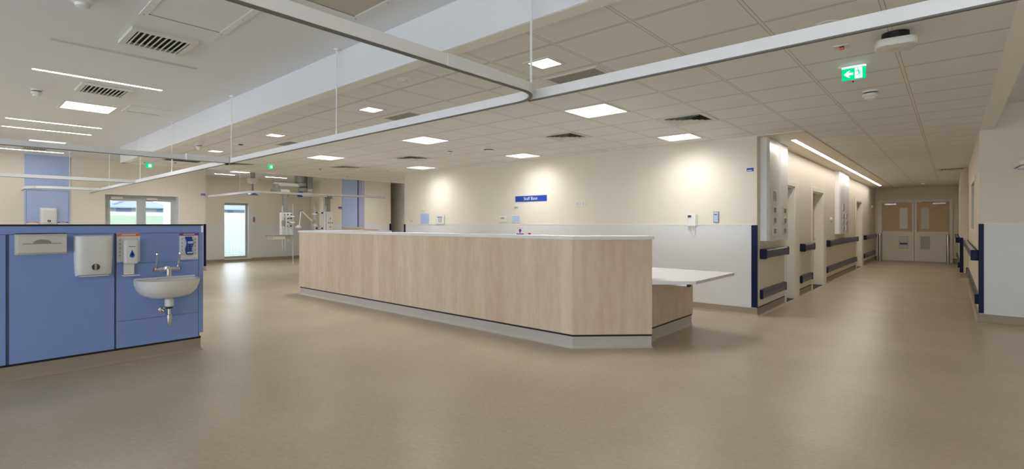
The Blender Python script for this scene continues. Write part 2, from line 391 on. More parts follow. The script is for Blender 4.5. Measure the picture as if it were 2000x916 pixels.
for y0, y1 in ((YS, D1[0]), (D1[1] + 0.36, D2[0] - 0.1), (D2[1] + 0.36, D3[0] - 0.1), (D3[1] + 0.36, YE)):
    add_box(bl, XL, XL + 0.007, y0, y1, 0.115, 0.130)
add_box(bl, 0.03, 0.16, YE - 0.007, YE, 0.115, 0.14); add_box(bl, XL, -2.03, YE - 0.007, YE, 0.115, 0.14)
struct('trim_7', bl, 'black')

# navy corner guards
for lbl, bx in (('navy corner guard at the end of the staff base wall beside the corridor', (XL - 0.075, XL + 0.004, YS - 0.012, YS + 0.03, 0.125, 1.335)),
                ('navy corner guard on the right hand white wall', (XR - 0.008, XR + 0.045, YR - 0.012, YR + 0.05, 0.125, 1.355)),
                ('navy corner guard on the wall behind the washbasin partition', (XN, XN + 0.014, 5.04, 5.112, 0.13, 1.345)),
                ('navy corner guard at the right end of the bay pier', (XN, XN + 0.014, 11.53, 11.615, 0.13, 1.352)),
                ('navy corner guard at the left end of the staff base wall', (-10.395, -10.33, YS - 0.014, YS + 0.04, 0.125, 1.34)),
                ('navy corner guard on the far corridor wall near the end doors', (0.148, 0.215, 17.385, 17.46, 0.125, 1.0))):
    tag(obj('corner_guard', box(*bx, 0.005, 2), 'navy'), lbl, 'corner guard', 'navy corner guards')

# ---------------------------------------------------------------- doors and windows
def corridor_door(name, y0, y1, arch, glazed):
    d = bpy.data.objects.new(name, None); COL.objects.link(d); d.location = (XL, (y0 + y1) / 2, 0); d['kind'] = 'structure'
    xl = XL - 0.16
    obj('door_leaf', box(xl - 0.045, xl, y0, y1, 0.01, HD), 'door_cream', d)
    if glazed:
        obj('vision_panel', box(xl, xl + 0.006, y0 + 0.30, y0 + 0.42, 1.02, 1.95), 'tinted', d)
        obj('door_facing', box(xl, xl + 0.004, y0 + 0.02, y1 - 0.02, 1.0, HD - 0.01), 'door_wood', d)
    f = bmesh.new()
    add_box(f, XL - 0.25, XL + 0.004, y1 - 0.03, y1, 0, HD); add_box(f, XL - 0.25, XL + 0.004, y0, y0 + 0.03, 0, HD); add_box(f, XL - 0.25, XL + 0.004, y0, y1, HD - 0.03, HD)
    obj('door_lining', f, 'trim', d)
    a = bmesh.new()
    add_box(a, XL, XL + 0.018, y1, y1 + arch, 0, HD + 0.09, 0.003); add_box(a, XL, XL + 0.018, y0 - 0.09, y0, 0, HD + 0.09, 0.003)
    add_box(a, XL, XL + 0.018, y0, y1, HD, HD + 0.09, 0.003)
    obj('architrave', a, 'trim', d)
    c = box(xl, xl + 0.06, y0 + 0.12, y0 + 0.45, HD - 0.12, HD - 0.045, 0.004); add_cyl(c, (xl + 0.04, y0 + 0.2, HD - 0.035), (xl + 0.12, y0 + 0.55, HD - 0.035), 0.008)
    obj('door_closer', c, 'grey_metal', d)
    h = bmesh.new(); add_cyl(h, (xl, y1 - 0.12, 1.0), (xl + 0.055, y1 - 0.12, 1.0), 0.011); add_cyl(h, (xl + 0.05, y1 - 0.12, 1.0), (xl + 0.05, y1 - 0.26, 1.0), 0.009)
    obj('door_handle', h, 'steel', d)
    obj('threshold_strip', box(XL - 0.25, XL, y0, y1, 0.0, 0.006), 'black', d)
    return d
corridor_door('door_1', D1[0], D1[1], 0.34, False)
corridor_door('door_2', D2[0], D2[1], 0.34, True)
corridor_door('door_3', D3[0], D3[1], 0.36, True)

# double doors closing the corridor
dd = bpy.data.objects.new('door_4', None); COL.objects.link(dd); dd.location = (-0.99, YE, 0); dd['kind'] = 'structure'
fr = bmesh.new()
add_box(fr, -2.02, -1.90, YE - 0.04, YE, 0, 2.20, 0.004); add_box(fr, -0.06, 0.03, YE - 0.04, YE, 0, 2.20, 0.004); add_box(fr, -1.90, -0.06, YE - 0.04, YE, 2.11, 2.20, 0.004)
obj('door_frame', fr, 'trim', dd)
for sgn, x0, x1, gx in ((-1, -1.895, -0.985, -1.275), (1, -0.975, -0.065, -0.69)):
    leaf = obj('door_leaf', box(x0, x1, YE - 0.035, YE - 0.001, 0.008, 2.105), 'door_wood', dd)
    obj('kick_panel', box(x0 + 0.02, x1 - 0.02, YE - 0.039, YE - 0.034, 0.01, 1.07), 'door_cream', leaf)
    obj('meeting_stile', box(*((x1 - 0.06, x1) if sgn < 0 else (x0, x0 + 0.06)), YE - 0.040, YE - 0.034, 0.01, 2.10), 'trim', leaf)
    fw = bmesh.new(); w = 0.11
    obj('vision_panel', box(gx - w, gx + w, YE - 0.041, YE - 0.034, 1.17, 1.92), 'paper' if sgn < 0 else 'offwhite', leaf)
    bead = bmesh.new()
    for q in ((gx - w - .015, gx - w, 1.155, 1.935), (gx + w, gx + w + .015, 1.155, 1.935)): add_box(bead, q[0], q[1], YE - 0.045, YE - 0.034, q[2], q[3])
    for q in ((gx - w, gx + w, 1.155, 1.17), (gx - w, gx + w, 1.92, 1.935)): add_box(bead, q[0], q[1], YE - 0.045, YE - 0.034, q[2], q[3])
    obj('glazing_bead', bead, 'door_wood', leaf)
    bead = bmesh.new()
    for q in ((gx - .13, gx - .11, .45, .90), (gx + .11, gx + .13, .45, .90), (gx - .11, gx + .11, .45, .47), (gx - .11, gx + .11, .88, .90)):
        add_box(bead, q[0], q[1], YE - 0.046, YE - 0.034, q[2], q[3])
    obj('low_panel_bead', bead, 'frame_alu', leaf)
    obj('low_panel', box(gx - .11, gx + .11, YE - 0.042, YE - 0.034, .47, .88), 'offwhite' if sgn < 0 else 'sand_panel', leaf)
    if sgn < 0: obj('blue_notice', box(gx - .11, gx + .11, YE - 0.044, YE - 0.034, .60, .66), 'royal', leaf)
    hx = x1 - 0.08 if sgn < 0 else x0 + 0.08
    h = cyl((hx, YE - 0.085, 1.05), (hx, YE - 0.085, 1.45), 0.013); add_cyl(h, (hx, YE - 0.085, 1.09), (hx, YE - 0.03, 1.09), 0.009); add_cyl(h, (hx, YE - 0.085, 1.41), (hx, YE - 0.03, 1.41), 0.009)
    obj('pull_handle', h, 'steel', leaf, True)
    cx0 = x0 + 0.08 if sgn < 0 else x1 - 0.42
    c = box(cx0, cx0 + 0.34, YE - 0.10, YE - 0.035, 2.03, 2.09, 0.006); ax = cx0 + 0.17
    add_cyl(c, (ax, YE - 0.07, 2.10), (ax + 0.45 * (1 if sgn < 0 else -1), YE - 0.05, 2.12), 0.010)
    obj('door_closer', c, 'steel', leaf)
obj('meeting_gap', box(-0.984, -0.976, YE - 0.034, YE - 0.002, 0.008, 2.105), 'black', dd)

# glazed double doors in the near left wall
gd = bpy.data.objects.new('door_5', None); COL.objects.link(gd); gd.location = (XN, 3.6, 0); gd['kind'] = 'structure'
gx0 = XN - 0.20
f = bmesh.new()
for q in ((2.76, 2.84, 0, 2.10), (4.32, 4.40, 0, 2.10), (2.84, 4.32, 2.03, 2.10), (3.52, 3.62, 0, 2.03)): add_box(f, gx0 - 0.05, gx0 + 0.03, q[0], q[1], q[2], q[3], 0.004)
obj('door_frame', f, 'frame_alu', gd)
for y0, y1 in ((2.84, 3.52), (3.62, 4.32)):
    f = bmesh.new(); s = 0.055
    for q in ((y0, y0 + s, 0.01, 2.03), (y1 - s, y1, 0.01, 2.03), (y0 + s, y1 - s, 1.955, 2.03), (y0 + s, y1 - s, 0.01, 0.16)): add_box(f, gx0 - 0.03, gx0 + 0.04, q[0], q[1], q[2], q[3], 0.004)
    lf = obj('door_leaf', f, 'frame_alu', gd)
    obj('glass_pane', box(gx0 - 0.004, gx0 + 0.004, y0 + s, y1 - s, 0.16, 1.955), 'glass', lf)
    obj('door_closer', box(gx0 + 0.04, gx0 + 0.10, y0 + 0.06, y0 + 0.31, 1.985, 2.06, 0.005), 'offwhite', lf)
    obj('push_bar', cyl((gx0 + 0.08, y0 + 0.06, 1.0), (gx0 + 0.08, y1 - 0.06, 1.0), 0.015), 'steel', lf)
obj('reveal_lining', box(XN - 0.3, XN + 0.002, 4.40, 4.46, 0, 2.10), 'white_panel', gd)

# window in the far left wall
wd = bpy.data.objects.new('window_1', None); COL.objects.link(wd); wd.location = (XF, 7.08, 0.1); wd['kind'] = 'structure'
wx0 = XF - 0.20
f = bmesh.new()
for q in ((6.62, 6.67, .10, 2.08), (7.40, 7.45, .10, 2.08), (6.67, 7.40, 2.01, 2.08), (6.67, 7.40, .10, .20)): add_box(f, wx0 - .04, wx0 + .03, q[0], q[1], q[2], q[3], 0.004)
obj('window_frame', f, 'frame_alu', wd)
obj('window_pane', box(wx0 - .004, wx0 + .004, 6.67, 7.40, .20, 2.01), 'glass', wd)
obj('window_reveal', box(XF - 0.3, XF + 0.002, 7.45, 7.54, 0.10, 2.08), 'white_panel', wd)
obj('window_sill', box(XF - 0.3, XF + 0.02, 6.62, 7.54, 0.085, 0.112, 0.004), 'white_panel', wd)

# small window in the corridor's right wall
w2 = bpy.data.objects.new('window_2', None); COL.objects.link(w2); w2.location = (XR, 11.95, 1.19); w2['kind'] = 'structure'
f = bmesh.new()
for q in ((10.95, 11.03, 1.19, 2.12), (12.87, 12.95, 1.19, 2.12), (11.03, 12.87, 2.05, 2.12), (11.03, 12.87, 1.19, 1.26)): add_box(f, XR - .02, XR + .10, q[0], q[1], q[2], q[3], 0.004)
obj('window_frame', f, 'trim', w2)
obj('window_pane', box(XR + .04, XR + .05, 11.03, 12.87, 1.26, 2.05), 'tinted', w2)
# unseen rear windows (behind the viewer), added to let daylight in
for k, i in enumerate(range(1, len(wx) - 1, 2)):
    x0, x1 = wx[i], wx[i + 1]; wn = bpy.data.objects.new('window_%d' % (k + 3), None); COL.objects.link(wn); wn.location = ((x0 + x1) / 2, -5.9, 0.5); wn['kind'] = 'structure'
    f = bmesh.new()
    for q in ((x0, x0 + .06, .5, 2.3), (x1 - .06, x1, .5, 2.3), (x0 + .06, x1 - .06, 2.24, 2.3), (x0 + .06, x1 - .06, .5, .56), ((x0 + x1) / 2 - .03, (x0 + x1) / 2 + .03, .56, 2.24)):
        add_box(f, q[0], q[1], -5.94, -5.86, q[2], q[3])
    obj('window_frame', f, 'frame_alu', wn)

# ---------------------------------------------------------------- outdoors
struct('ground', box(-90, XN - 0.35, -50, 60, -0.35, -0.15), 'grass')
struct('ground_paving', box(-24.5, XF + 0.0, -20, 30, -0.16, -0.14), 'paving')
struct('ground_bank', prism([(-30.0, -0.16), (-50.0, 2.0), (-90.0, 2.0), (-90.0, -0.16)], 100, 'XZ', -40), 'grass')
struct('wall_terrace', box(-52.3, -52.0, -20, 50, 1.9, 2.35), 'ext_white')
def house(x, y0, y1, h, rz, lbl, blue):
    t = thing('house', lbl, 'house', (x, (y0 + y1) / 2, 2.0), 'pale houses beyond the lawn')
    obj('wall', box(x - 8, x, y0, y1, 2.0, h), 'ext_white', t)
    ym = (y0 + y1) / 2
    obj('roof', prism([(y0 - 0.6, h - 0.1), (y1 + 0.6, h - 0.1), (ym, rz)], -9, 'YZ', x + 0.8), 'roof', t)
    obj('gable_edge', prism([(ym - 1.6, h + 0.25), (ym - 1.4, h + 0.25), (ym + 0.05, rz - 0.05), (ym - 0.1, rz)], 0.1, 'YZ', x + 0.8), 'ext_blue', t)
    obj('gutter', box(x + 0.75, x + 0.9, y0 - 0.6, y1 + 0.6, h - 0.12, h), 'ext_blue', t)
    for k in range(4):
        yy = y0 + (y1 - y0) * (0.10 + 0.24 * k)
        obj('window', box(x - 0.05, x + 0.05, yy, yy + 0.5, 2.45, 2.8), 'ext_blue', t)
    if blue: obj('cladding_panel', box(x, x + 0.06, y0 + 2.1, y0 + 3.3, 2.0, h - 0.1), 'ext_blue', t)
house(-58, 8.9, 15.5, 2.95, 3.95, 'pale gabled house with blue edging seen through the left leaf of the glazed doors', True)
house(-59, 16.4, 25.0, 2.95, 3.9, 'pale low house seen through the right leaf of the glazed doors', False)
t = thing('fence', 'white railing fence with vertical bars outside the far window', 'fence', (-23.5, 8.2, -0.15))
fb = bmesh.new(); add_box(fb, -23.52, -23.48, 5.5, 12.0, 0.75, 0.80); add_box(fb, -23.52, -23.48, 5.5, 12.0, -0.02, 0.03)
obj('rail', fb, 'ext_white', t)
fb = bmesh.new()
for k in range(46): add_box(fb, -23.51, -23.49, 5.55 + k * 0.14, 5.57 + k * 0.14, -0.15, 0.78)
obj('baluster', fb, 'ext_white', t)['kind'] = 'stuff'
struct('wall_outside', box(-27.2, -27.0, 9.3, 16.0, -0.15, 1.9), 'ext_white')

# ---------------------------------------------------------------- staff counter
C = thing('reception_counter', 'long maple-fronted staff counter with white top and black strip', 'counter', (-6.0, 4.9, 0))
front = [(-9.20, 6.10), (-9.20, 4.63), (-3.02, 4.63), (-2.40, 5.25)]
def band(pts, w, z0, z1):
    """solid strip following pts, w thick to the left side"""
    return sweep([(a, b, 0) for a, b in pts], [(0, z0), (0, z1), (-w, z1), (-w, z0)])
obj('front_panel', band(front, 0.05, 0.15, 1.185), 'wood', C)
obj('black_strip', band([(-9.19, 6.10), (-9.19, 4.64), (-3.024, 4.64), (-2.407, 5.257)], 0.03, 0.128, 0.15), 'black', C)  # black strip between front panel and skirting, its own colour
prof = [(0.0, 0.0), (-0.02, 0.0), (-0.02, 0.13), (0.0, 0.13), (0.0, 0.035), (0.004, 0.018), (0.012, 0.006), (0.025, 0.0)]
obj('skirting', sweep([(a, b, 0) for a, b in [(-9.185, 6.10), (-9.185, 4.645), (-3.026, 4.645), (-2.411, 5.26), (-2.545, 5.395), (-2.545, 5.62)]], prof), 'cove_grey', C)
obj('counter_top', band([(-9.215, 6.12), (-9.215, 4.615), (-3.014, 4.615), (-2.375, 5.254)], 0.30, 1.185, 1.222), 'solid_white', C)
obj('inner_panel', band([(-8.95, 6.10), (-8.95, 4.88), (-3.12, 4.88), (-2.55, 5.42)], 0.02, 0.10, 1.185), 'white_panel', C)
for x in (-7.75, -6.3, -4.85): obj('panel_joint', box(x - 0.001, x + 0.001, 4.6285, 4.64, 0.152, 1.184), 'sand_panel', C)
# lower desk behind the counter end
D = thing('desk', 'low white-topped desk with maple side behind the counter end', 'desk', (-2.9, 6.1, 0))
obj('desk_top', prism([(-3.9, 5.60), (-2.75, 5.60), (-2.43, 5.28), (-2.39, 5.235), (-2.04, 5.56), (-2.04, 6.86), (-3.9, 6.95)], 0.035, 'XY', 0.695), 'solid_white', D)
obj('side_panel', box(-2.60, -2.555, 5.45, 6.84, 0.15, 0.695), 'wood', D)
obj('back_panel', box(-3.8, -2.60, 6.62, 6.65, 0.15, 0.695), 'wood', D)
obj('black_strip', box(-2.605, -2.562, 5.50, 6.83, 0.128, 0.15), 'black', D)  # same black strip along the desk side
obj('skirting', sweep([(-2.565, 5.50, 0), (-2.565, 6.82, 0), (-3.8, 6.82, 0)], prof), 'cove_grey', D)
obj('support_bracket', box(-2.56, -2.14, 5.56, 5.60, 0.665, 0.695), 'steel', D)
obj('bracket_stop', box(-2.14, -2.115, 5.55, 5.61, 0.660, 0.695), 'black', D)
tr = thing('letter_tray', 'thin orange-brown wooden tray lying on the counter top near its left end', 'tray', (-8.6, 5.75, 1.222))
obj('base', box(-8.90, -8.42, 5.60, 5.90, 1.222, 1.228), 'brown_wood', tr)
obj('raised_edge', box(-8.90, -8.42, 5.885, 5.90, 1.228, 1.236), 'brown_wood', tr)
obj('shelf', box(-8.95, -8.25, 5.0, 6.1, 1.185, 1.222), 'solid_white', C)

# ---------------------------------------------------------------- blue washbasin partition
XP = -5.92
P = thing('partition', 'low blue laminate partition wall carrying the washbasin and dispensers', 'partition', (XP - 0.12, -0.2, 0))
YP0, YP1 = -1.6, 1.87
obj('core', box(XP - 0.26, XP - 0.012, YP0, YP1 - 0.012, 0.15, 1.335), 'blue_gap', P)
obj('panel', box(XP - 0.012, XP, YP0, 0.351, 0.15, 1.262), 'blue', P)
obj('panel', box(XP - 0.012, XP, 0.374, 1.108, 0.15, 1.262), 'blue', P)
obj('panel', box(XP - 0.012, XP, 1.126, YP1 - 0.025, 0.15, 0.408), 'blue', P)
obj('panel', box(XP - 0.012, XP, 1.126, YP1 - 0.025, 0.412, 0.963), 'blue', P)
obj('panel', box(XP - 0.012, XP, 1.126, YP1 - 0.025, 0.967, 1.262), 'blue', P)
obj('top_rail', box(XP - 0.27, XP + 0.004, YP0, YP1, 1.266, 1.336), 'blue', P)
obj('end_post', box(XP - 0.27, XP + 0.004, YP1 - 0.022, YP1 + 0.02, 0.19, 1.266), 'blue', P)
obj('capping', box(XP - 0.28, XP + 0.008, YP0, YP1 + 0.02, 1.336, 1.351), 'black', P)
obj('seal_line', box(XP - 0.26, XP - 0.004, YP0, YP1, 0.130, 0.15), 'black', P)
obj('skirting', sweep([(XP - 0.01, YP0, 0), (XP - 0.01, YP1, 0), (XP - 0.26, YP1, 0)], prof), 'cove', P)

# glove dispenser
t = thing('glove_dispenser', 'flat cream steel glove dispenser with a half-moon slot on the blue partition', 'dispenser', (XP, 0.585, 1.086))
obj('back_plate', box(XP, XP + 0.004, 0.406, 0.755, 1.086, 1.274), 'offwhite', t)
obj('box_front', box(XP + 0.004, XP + 0.085, 0.42, 0.745, 1.103, 1.25, 0.004), 'offwhite', t)
hm = [(0.45, 1.180), (0.71, 1.180), (0.71, 1.186)] + [(0.58 + 0.062 * math.cos(a * PI / 12), 1.186 + 0.034 * math.sin(a * PI / 12)) for a in range(13)] + [(0.45, 1.186)]
obj('dispensing_slot', prism(hm, 0.0015, 'YZ', XP + 0.0845), 'grey_metal', t)
sc = bmesh.new()
for yy in (0.432, 0.738):
    for zz in (1.093, 1.262): add_cyl(sc, (XP + 0.004, yy, zz), (XP + 0.006, yy, zz), 0.004, n=10)
obj('screw', sc, 'steel', t)['kind'] = 'stuff'

# paper towel dispensers
def towel(name, x, yc, zb, w, h, d, label):
    t = thing(name, label, 'towel dispenser', (x, yc, zb), 'white paper towel dispensers')
    bm = bmesh.new(); rings = []
    lv = [(0.0, 0.0), (0.0, 1.0)]
    body = bmesh.new()
    nY, nZ = 10, 10; g = []
    def dep(a, b):   # bulged cover, tapering towards the bottom
        e = (1 - abs(2 * a - 1) ** 7) ** 0.5 * (1 - abs(2 * b - 1) ** 9) ** 0.5
        return d * (0.45 + 0.55 * e) * (0.80 + 0.20 * b)
    for i in range(nZ + 1):
        b = 0.5 - 0.5 * math.cos(PI * i / nZ); row = []
        for j in range(nY + 1):
            a = 0.5 - 0.5 * math.cos(PI * j / nY)
            ww = w * (0.93 + 0.07 * min(1, b * 2.2))
            row.append(body.verts.new((x + dep(a, b), yc + (a - 0.5) * ww, zb + b * h)))
        g.append(row)
    for i in range(nZ):
        for j in range(nY): body.faces.new((g[i][j], g[i][j + 1], g[i + 1][j + 1], g[i + 1][j]))
    edge = [g[0][j] for j in range(nY + 1)] + [g[i][nY] for i in range(1, nZ + 1)] + [g[nZ][j] for j in range(nY - 1, -1, -1)] + [g[i][0] for i in range(nZ - 1, 0, -1)]
    back = [body.verts.new((x, v.co.y, v.co.z)) for v in edge]; n = len(edge)
    for k in range(n): body.faces.new((edge[k], edge[(k + 1) % n], back[(k + 1) % n], back[k]))
    bmesh.ops.recalc_face_normals(body, faces=body.faces)
    obj('cover', body, 'white', t, True)
    xx = x + d * 0.86
    obj('level_window', cyl((xx - 0.01, yc + 0.005, zb + 0.19 * h + 0.01), (xx + 0.012, yc + 0.005, zb + 0.19 * h + 0.01), 0.030, n=24), 'tinted', t)
    obj('paper_edge', box(xx + 0.012, xx + 0.0135, yc - 0.006, yc + 0.012, zb + 0.19 * h - 0.018, zb + 0.19 * h + 0.036), 'steel', t)
    obj('towel_outlet', box(x + 0.02, x + d * 0.75, yc - w * 0.38, yc + w * 0.38, zb - 0.006, zb + 0.004), 'offwhite', t)
    return t
towel('towel_dispenser', XP, 0.945, 0.875, 0.285, 0.375, 0.115, 'large white paper towel dispenser with round window on the blue partition')
towel('towel_dispenser', XN + 0.03, 1.665, 1.33, 0.31, 0.40, 0.12, 'white paper towel dispenser on the blue panel of the far left wall')

# information posters
def poster(x, y0, y1, z0, z1, head, label, wrist=False):
    t = thing('poster', label, 'poster', (x, (y0 + y1) / 2, z0), 'hand hygiene posters')
    obj('card', box(x, x + 0.003, y0, y1, z0, z1), 'paper', t)
    hb = obj('heading_band', box(x + 0.003, x + 0.0036, y0, y1, z1 - 0.030, z1 - 0.002), head, t)
    k = bmesh.new(); add_box(k, x + 0.0036, x + 0.004, y0 + (y1 - y0) * .2, y1 - (y1 - y0) * .2, z1 - 0.020, z1 - 0.012)
    obj('heading_text', k, 'paper', hb)
    inkp = bmesh.new()
    for yy in (y0 + 0.018, y1 - 0.034):
        for q in range(5):
            zz = z1 - 0.065 - q * (z1 - z0 - 0.09) / 5
            add_cyl(inkp, (x + 0.003, yy + 0.008, zz), (x + 0.0036, yy + 0.008, zz), 0.006, n=10); add_box(inkp, x + 0.003, x + 0.0036, yy, yy + 0.016, zz - 0.014, zz - 0.011)
    add_box(inkp, x + 0.003, x + 0.0036, y1 - 0.05, y1 - 0.012, z0 + 0.008, z0 + 0.013)
    obj('printed_steps', inkp, 'ink', t)['kind'] = 'stuff'
    return t
poster(XP, 1.128, 1.318, 0.985, 1.265, 'orange', 'white poster with an orange heading behind the soap dispenser on the blue partition')
poster(XP, 1.664, 1.842, 0.982, 1.262, 'purple', 'white poster with a purple heading above the right of the washbasin')
poster(XN + 0.03, 1.285, 1.485, 1.10, 1.40, 'orange', 'orange-headed poster on the far left wall, left of the towel dispenser')
poster(XN + 0.03, 1.835, 2.035, 1.10, 1.40, 'purple', 'purple-headed poster on the far left wall, right of the towel dispenser')
# blue holder on the purple poster
t = thing('mounted_dispenser', 'dark blue wavy plastic dispenser fixed over the purple-headed poster', 'dispenser', (XP + 0.004, 1.753, 1.03))
wav = []
for k in range(13):
    zz = 1.032 + k * 0.0158; wav.append((1.782 + 0.009 * math.sin(k * 0.75 + 2.2), zz))
for k in range(12, -1, -1):
    zz = 1.032 + k * 0.0158; wav.append((1.722 + 0.007 * math.sin(k * 0.75 + 2.2), zz))
obj('body', prism(wav, 0.028, 'YZ', XP + 0.004), 'royal', t)
obj('upper_label', box(XP + 0.032, XP + 0.0335, 1.735, 1.786, 1.148, 1.172), 'sky_notice', t)
obj('lower_label', box(XP + 0.032, XP + 0.0335, 1.730, 1.778, 1.045, 1.062), 'sky_notice', t)
dots = bmesh.new()
for yy in (1.738, 1.770):
    for zz in (1.085, 1.105, 1.13): add_cyl(dots, (XP + 0.032, yy, zz), (XP + 0.0335, yy, zz), 0.0035, n=8)
obj('button', dots, 'sky_notice', t)['kind'] = 'stuff'

# soap dispenser
t = thing('soap_dispenser', 'white wall soap dispenser with blue drop window beside the basin', 'soap dispenser', (XP, 1.235, 0.83))
b = box(XP, XP + 0.085, 1.172, 1.290, 0.965, 1.205, 0.022, 4)
obj('cover', b, 'white', t, True)
obj('lower_bracket', box(XP, XP + 0.045, 1.178, 1.262, 0.862, 0.97, 0.004), 'white', t)
obj('drip_tray', box(XP, XP + 0.10, 1.165, 1.300, 0.850, 0.860, 0.004), 'white', t)
drop = [(1.235 + 0.021 * math.cos(a * PI / 10) , 1.050 + 0.021 * math.sin(a * PI / 10)) for a in range(-12, 3)] + [(1.235, 1.105)]
obj('drop_window', prism(drop, 0.0015, 'YZ', XP + 0.085), 'blue_liquid', t)
obj('inner_drop', prism([(1.235 + 0.010 * math.cos(a * PI / 6), 1.062 + 0.014 * math.sin(a * PI / 6)) for a in range(12)], 0.0008, 'YZ', XP + 0.0864), 'navy', t)
bt = bmesh.new(); add_box(bt, XP + 0.085, XP + 0.0858, 1.212, 1.222, 1.133, 1.139)
for k in range(5): add_box(bt, XP + 0.085, XP + 0.0858, 1.224 + k * 0.008, 1.230 + k * 0.008, 1.133, 1.138)
obj('lettering', bt, 'navy', t)

# washbasin
YB = 1.538
t = thing('washbasin', 'white ceramic wall-hung washbasin on the blue partition', 'washbasin', (XP, YB, 0.56))
def ring(bm, wid, dep, z, x0=0.0, n=28):
    vs = []
    for k in range(n + 1):
        a = PI * k / n; cx = math.copysign(abs(math.cos(a)) ** 0.65, math.cos(a)); sx = math.sin(a) ** 0.75
        vs.append(bm.verts.new((XP + x0 + dep * sx, YB - wid * cx, z)))
    return vs
bm = bmesh.new(); R = []
for wd_, dp, z in ((0.12, 0.16, 0.610), (0.180, 0.24, 0.622), (0.225, 0.30, 0.652), (0.256, 0.345, 0.70), (0.274, 0.37, 0.765), (0.276, 0.375, 0.80)): R.append(ring(bm, wd_, dp, z))
R.append(ring(bm, 0.265, 0.36, 0.803, 0.0))
for wd_, dp, z, x0 in ((0.235, 0.285, 0.796, 0.055), (0.225, 0.27, 0.76, 0.062), (0.195, 0.235, 0.70, 0.075), (0.14, 0.18, 0.672, 0.095), (0.03, 0.03, 0.666, 0.15)): R.append(ring(bm, wd_, dp, z, x0))
for a, b in zip(R, R[1:]):
    n = len(a)
    for k in range(n): bm.faces.new((a[k], a[(k + 1) % n], b[(k + 1) % n], b[k]))
bm.faces.new(R[0][::-1]); bm.faces.new(R[-1]); bmesh.ops.recalc_face_normals(bm, faces=bm.faces)
obj('basin', bm, 'ceramic', t, True)
obj('upstand', box(XP, XP + 0.018, YB - 0.272, YB + 0.272, 0.74, 0.815, 0.006), 'ceramic', t)
obj('plug_waste', cyl((XP + 0.165, YB, 0.664), (XP + 0.165, YB, 0.669), 0.028), 'chrome', t)
t = thing('basin_waste_pipe', 'chrome bottle trap hanging below the washbasin', 'waste pipe', (XP + 0.15, YB, 0.34))
xw = XP + 0.13
obj('waste_collar', lathe((xw, YB, 0.52), [(0.028, 0), (0.040, 0.012), (0.040, 0.078), (0.03, 0.085)]), 'white', t, True)
obj('washer', cyl((xw, YB, 0.505), (xw, YB, 0.522), 0.032), 'black', t)
obj('down_pipe', cyl((xw, YB, 0.44), (xw, YB, 0.50), 0.017), 'chrome', t, True)
obj('trap_bottle', lathe((xw, YB, 0.335), [(0.018, 0), (0.023, 0.008), (0.023, 0.06), (0.026, 0.062), (0.026, 0.105), (0.018, 0.11)]), 'chrome', t, True)
obj('branch_pipe', cyl((XP, YB - 0.02, 0.478), (xw, YB, 0.43), 0.014), 'chrome', t, True)
obj('wall_flange', lathe((XP, YB - 0.035, 0.478), [(0.033, 0), (0.030, 0.006), (0.018, 0.012)], axis='X'), 'chrome', t, True)
# taps
t = thing('mixer_tap', 'chrome wall-mounted mixer tap with two long elbow levers above the basin', 'tap', (XP, YB - 0.01, 0.83))
zt = 0.895
b = cyl((XP + 0.055, YB - 0.075, zt), (XP + 0.055, YB + 0.075, zt), 0.026, n=20); add_lathe(b, (XP + 0.055, YB, zt - 0.02), [(0.030, 0), (0.034, 0.02), (0.028, 0.05), (0.012, 0.056)])
obj('body', b, 'chrome', t, True)
sp = cyl((XP + 0.055, YB, zt), (XP + 0.115, YB, zt - 0.02), 0.020, n=20); add_cyl(sp, (XP + 0.115, YB, zt + 0.010), (XP + 0.115, YB, zt - 0.068), 0.026, 0.023, 20)
obj('spout', sp, 'chrome', t, True)
for s, c in ((-1, 'red'), (1, 'royal')):
    y = YB + s * 0.085
    v = cyl((XP + 0.055, YB + s * 0.07, zt), (XP + 0.055, YB + s * 0.115, zt), 0.018, n=18)
    vv = obj('valve', v, 'chrome', t, True)
    obj('temperature_ring', cyl((XP + 0.055, YB + s * 0.113, zt), (XP + 0.055, YB + s * 0.122, zt), 0.017), c, vv)
    l = tube([(XP + 0.06, YB + s * 0.095, zt), (XP + 0.075, YB + s * 0.098, zt + 0.05), (XP + 0.105, YB + s * 0.10, zt + 0.115), (XP + 0.12, YB + s * 0.10, zt + 0.155)], 0.011, 10, up=(0, 1, 0))
    add_lathe(l, (XP + 0.12, YB + s * 0.10, zt + 0.145), [(0.008, 0), (0.016, 0.008), (0.016, 0.022), (0.006, 0.028)], 14)
    obj('lever', l, 'chrome', t, True)
    pl = cyl((XP, YB + s * 0.05, zt), (XP + 0.04, YB + s * 0.05, zt), 0.024, 0.018); obj('wall_plate', pl, 'chrome', t, True)

# ---------------------------------------------------------------- staff wall fittings
t = thing('wall_sign', 'blue wall sign reading Staff Base', 'sign', (-6.265, YS, 1.80))
obj('plate', box(-6.664, -5.865, YS - 0.008, YS, 1.808, 1.924), 'sign_blue', t)
text('Staff Base', 0.092, 'paper', t, (-6.265, YS - 0.009, 1.866), ROT_Y)
t = thing('room_label', 'small dark blue room label high beside the corridor corner', 'sign', (-2.18, YS, 2.12))
obj('plate', box(-2.228, -2.135, YS - 0.006, YS, 2.128, 2.178), 'sign_blue', t)
obj('text_strip', box(-2.222, -2.155, YS - 0.0075, YS - 0.006, 2.133, 2.150), 'sky_notice', t)
t = thing('intercom', 'white wall intercom with small black screen and coiled cord', 'intercom', (-3.02, YS, 1.31))
obj('housing', box(-3.092, -2.962, YS - 0.035, YS, 1.318, 1.508, 0.004), 'white', t)
obj('screen', box(-3.085, -3.03, YS - 0.037, YS - 0.035, 1.455, 1.49), 'screen', t)
obj('side_plate', box(-2.962, -2.945, YS - 0.02, YS, 1.325, 1.50), 'offwhite', t)
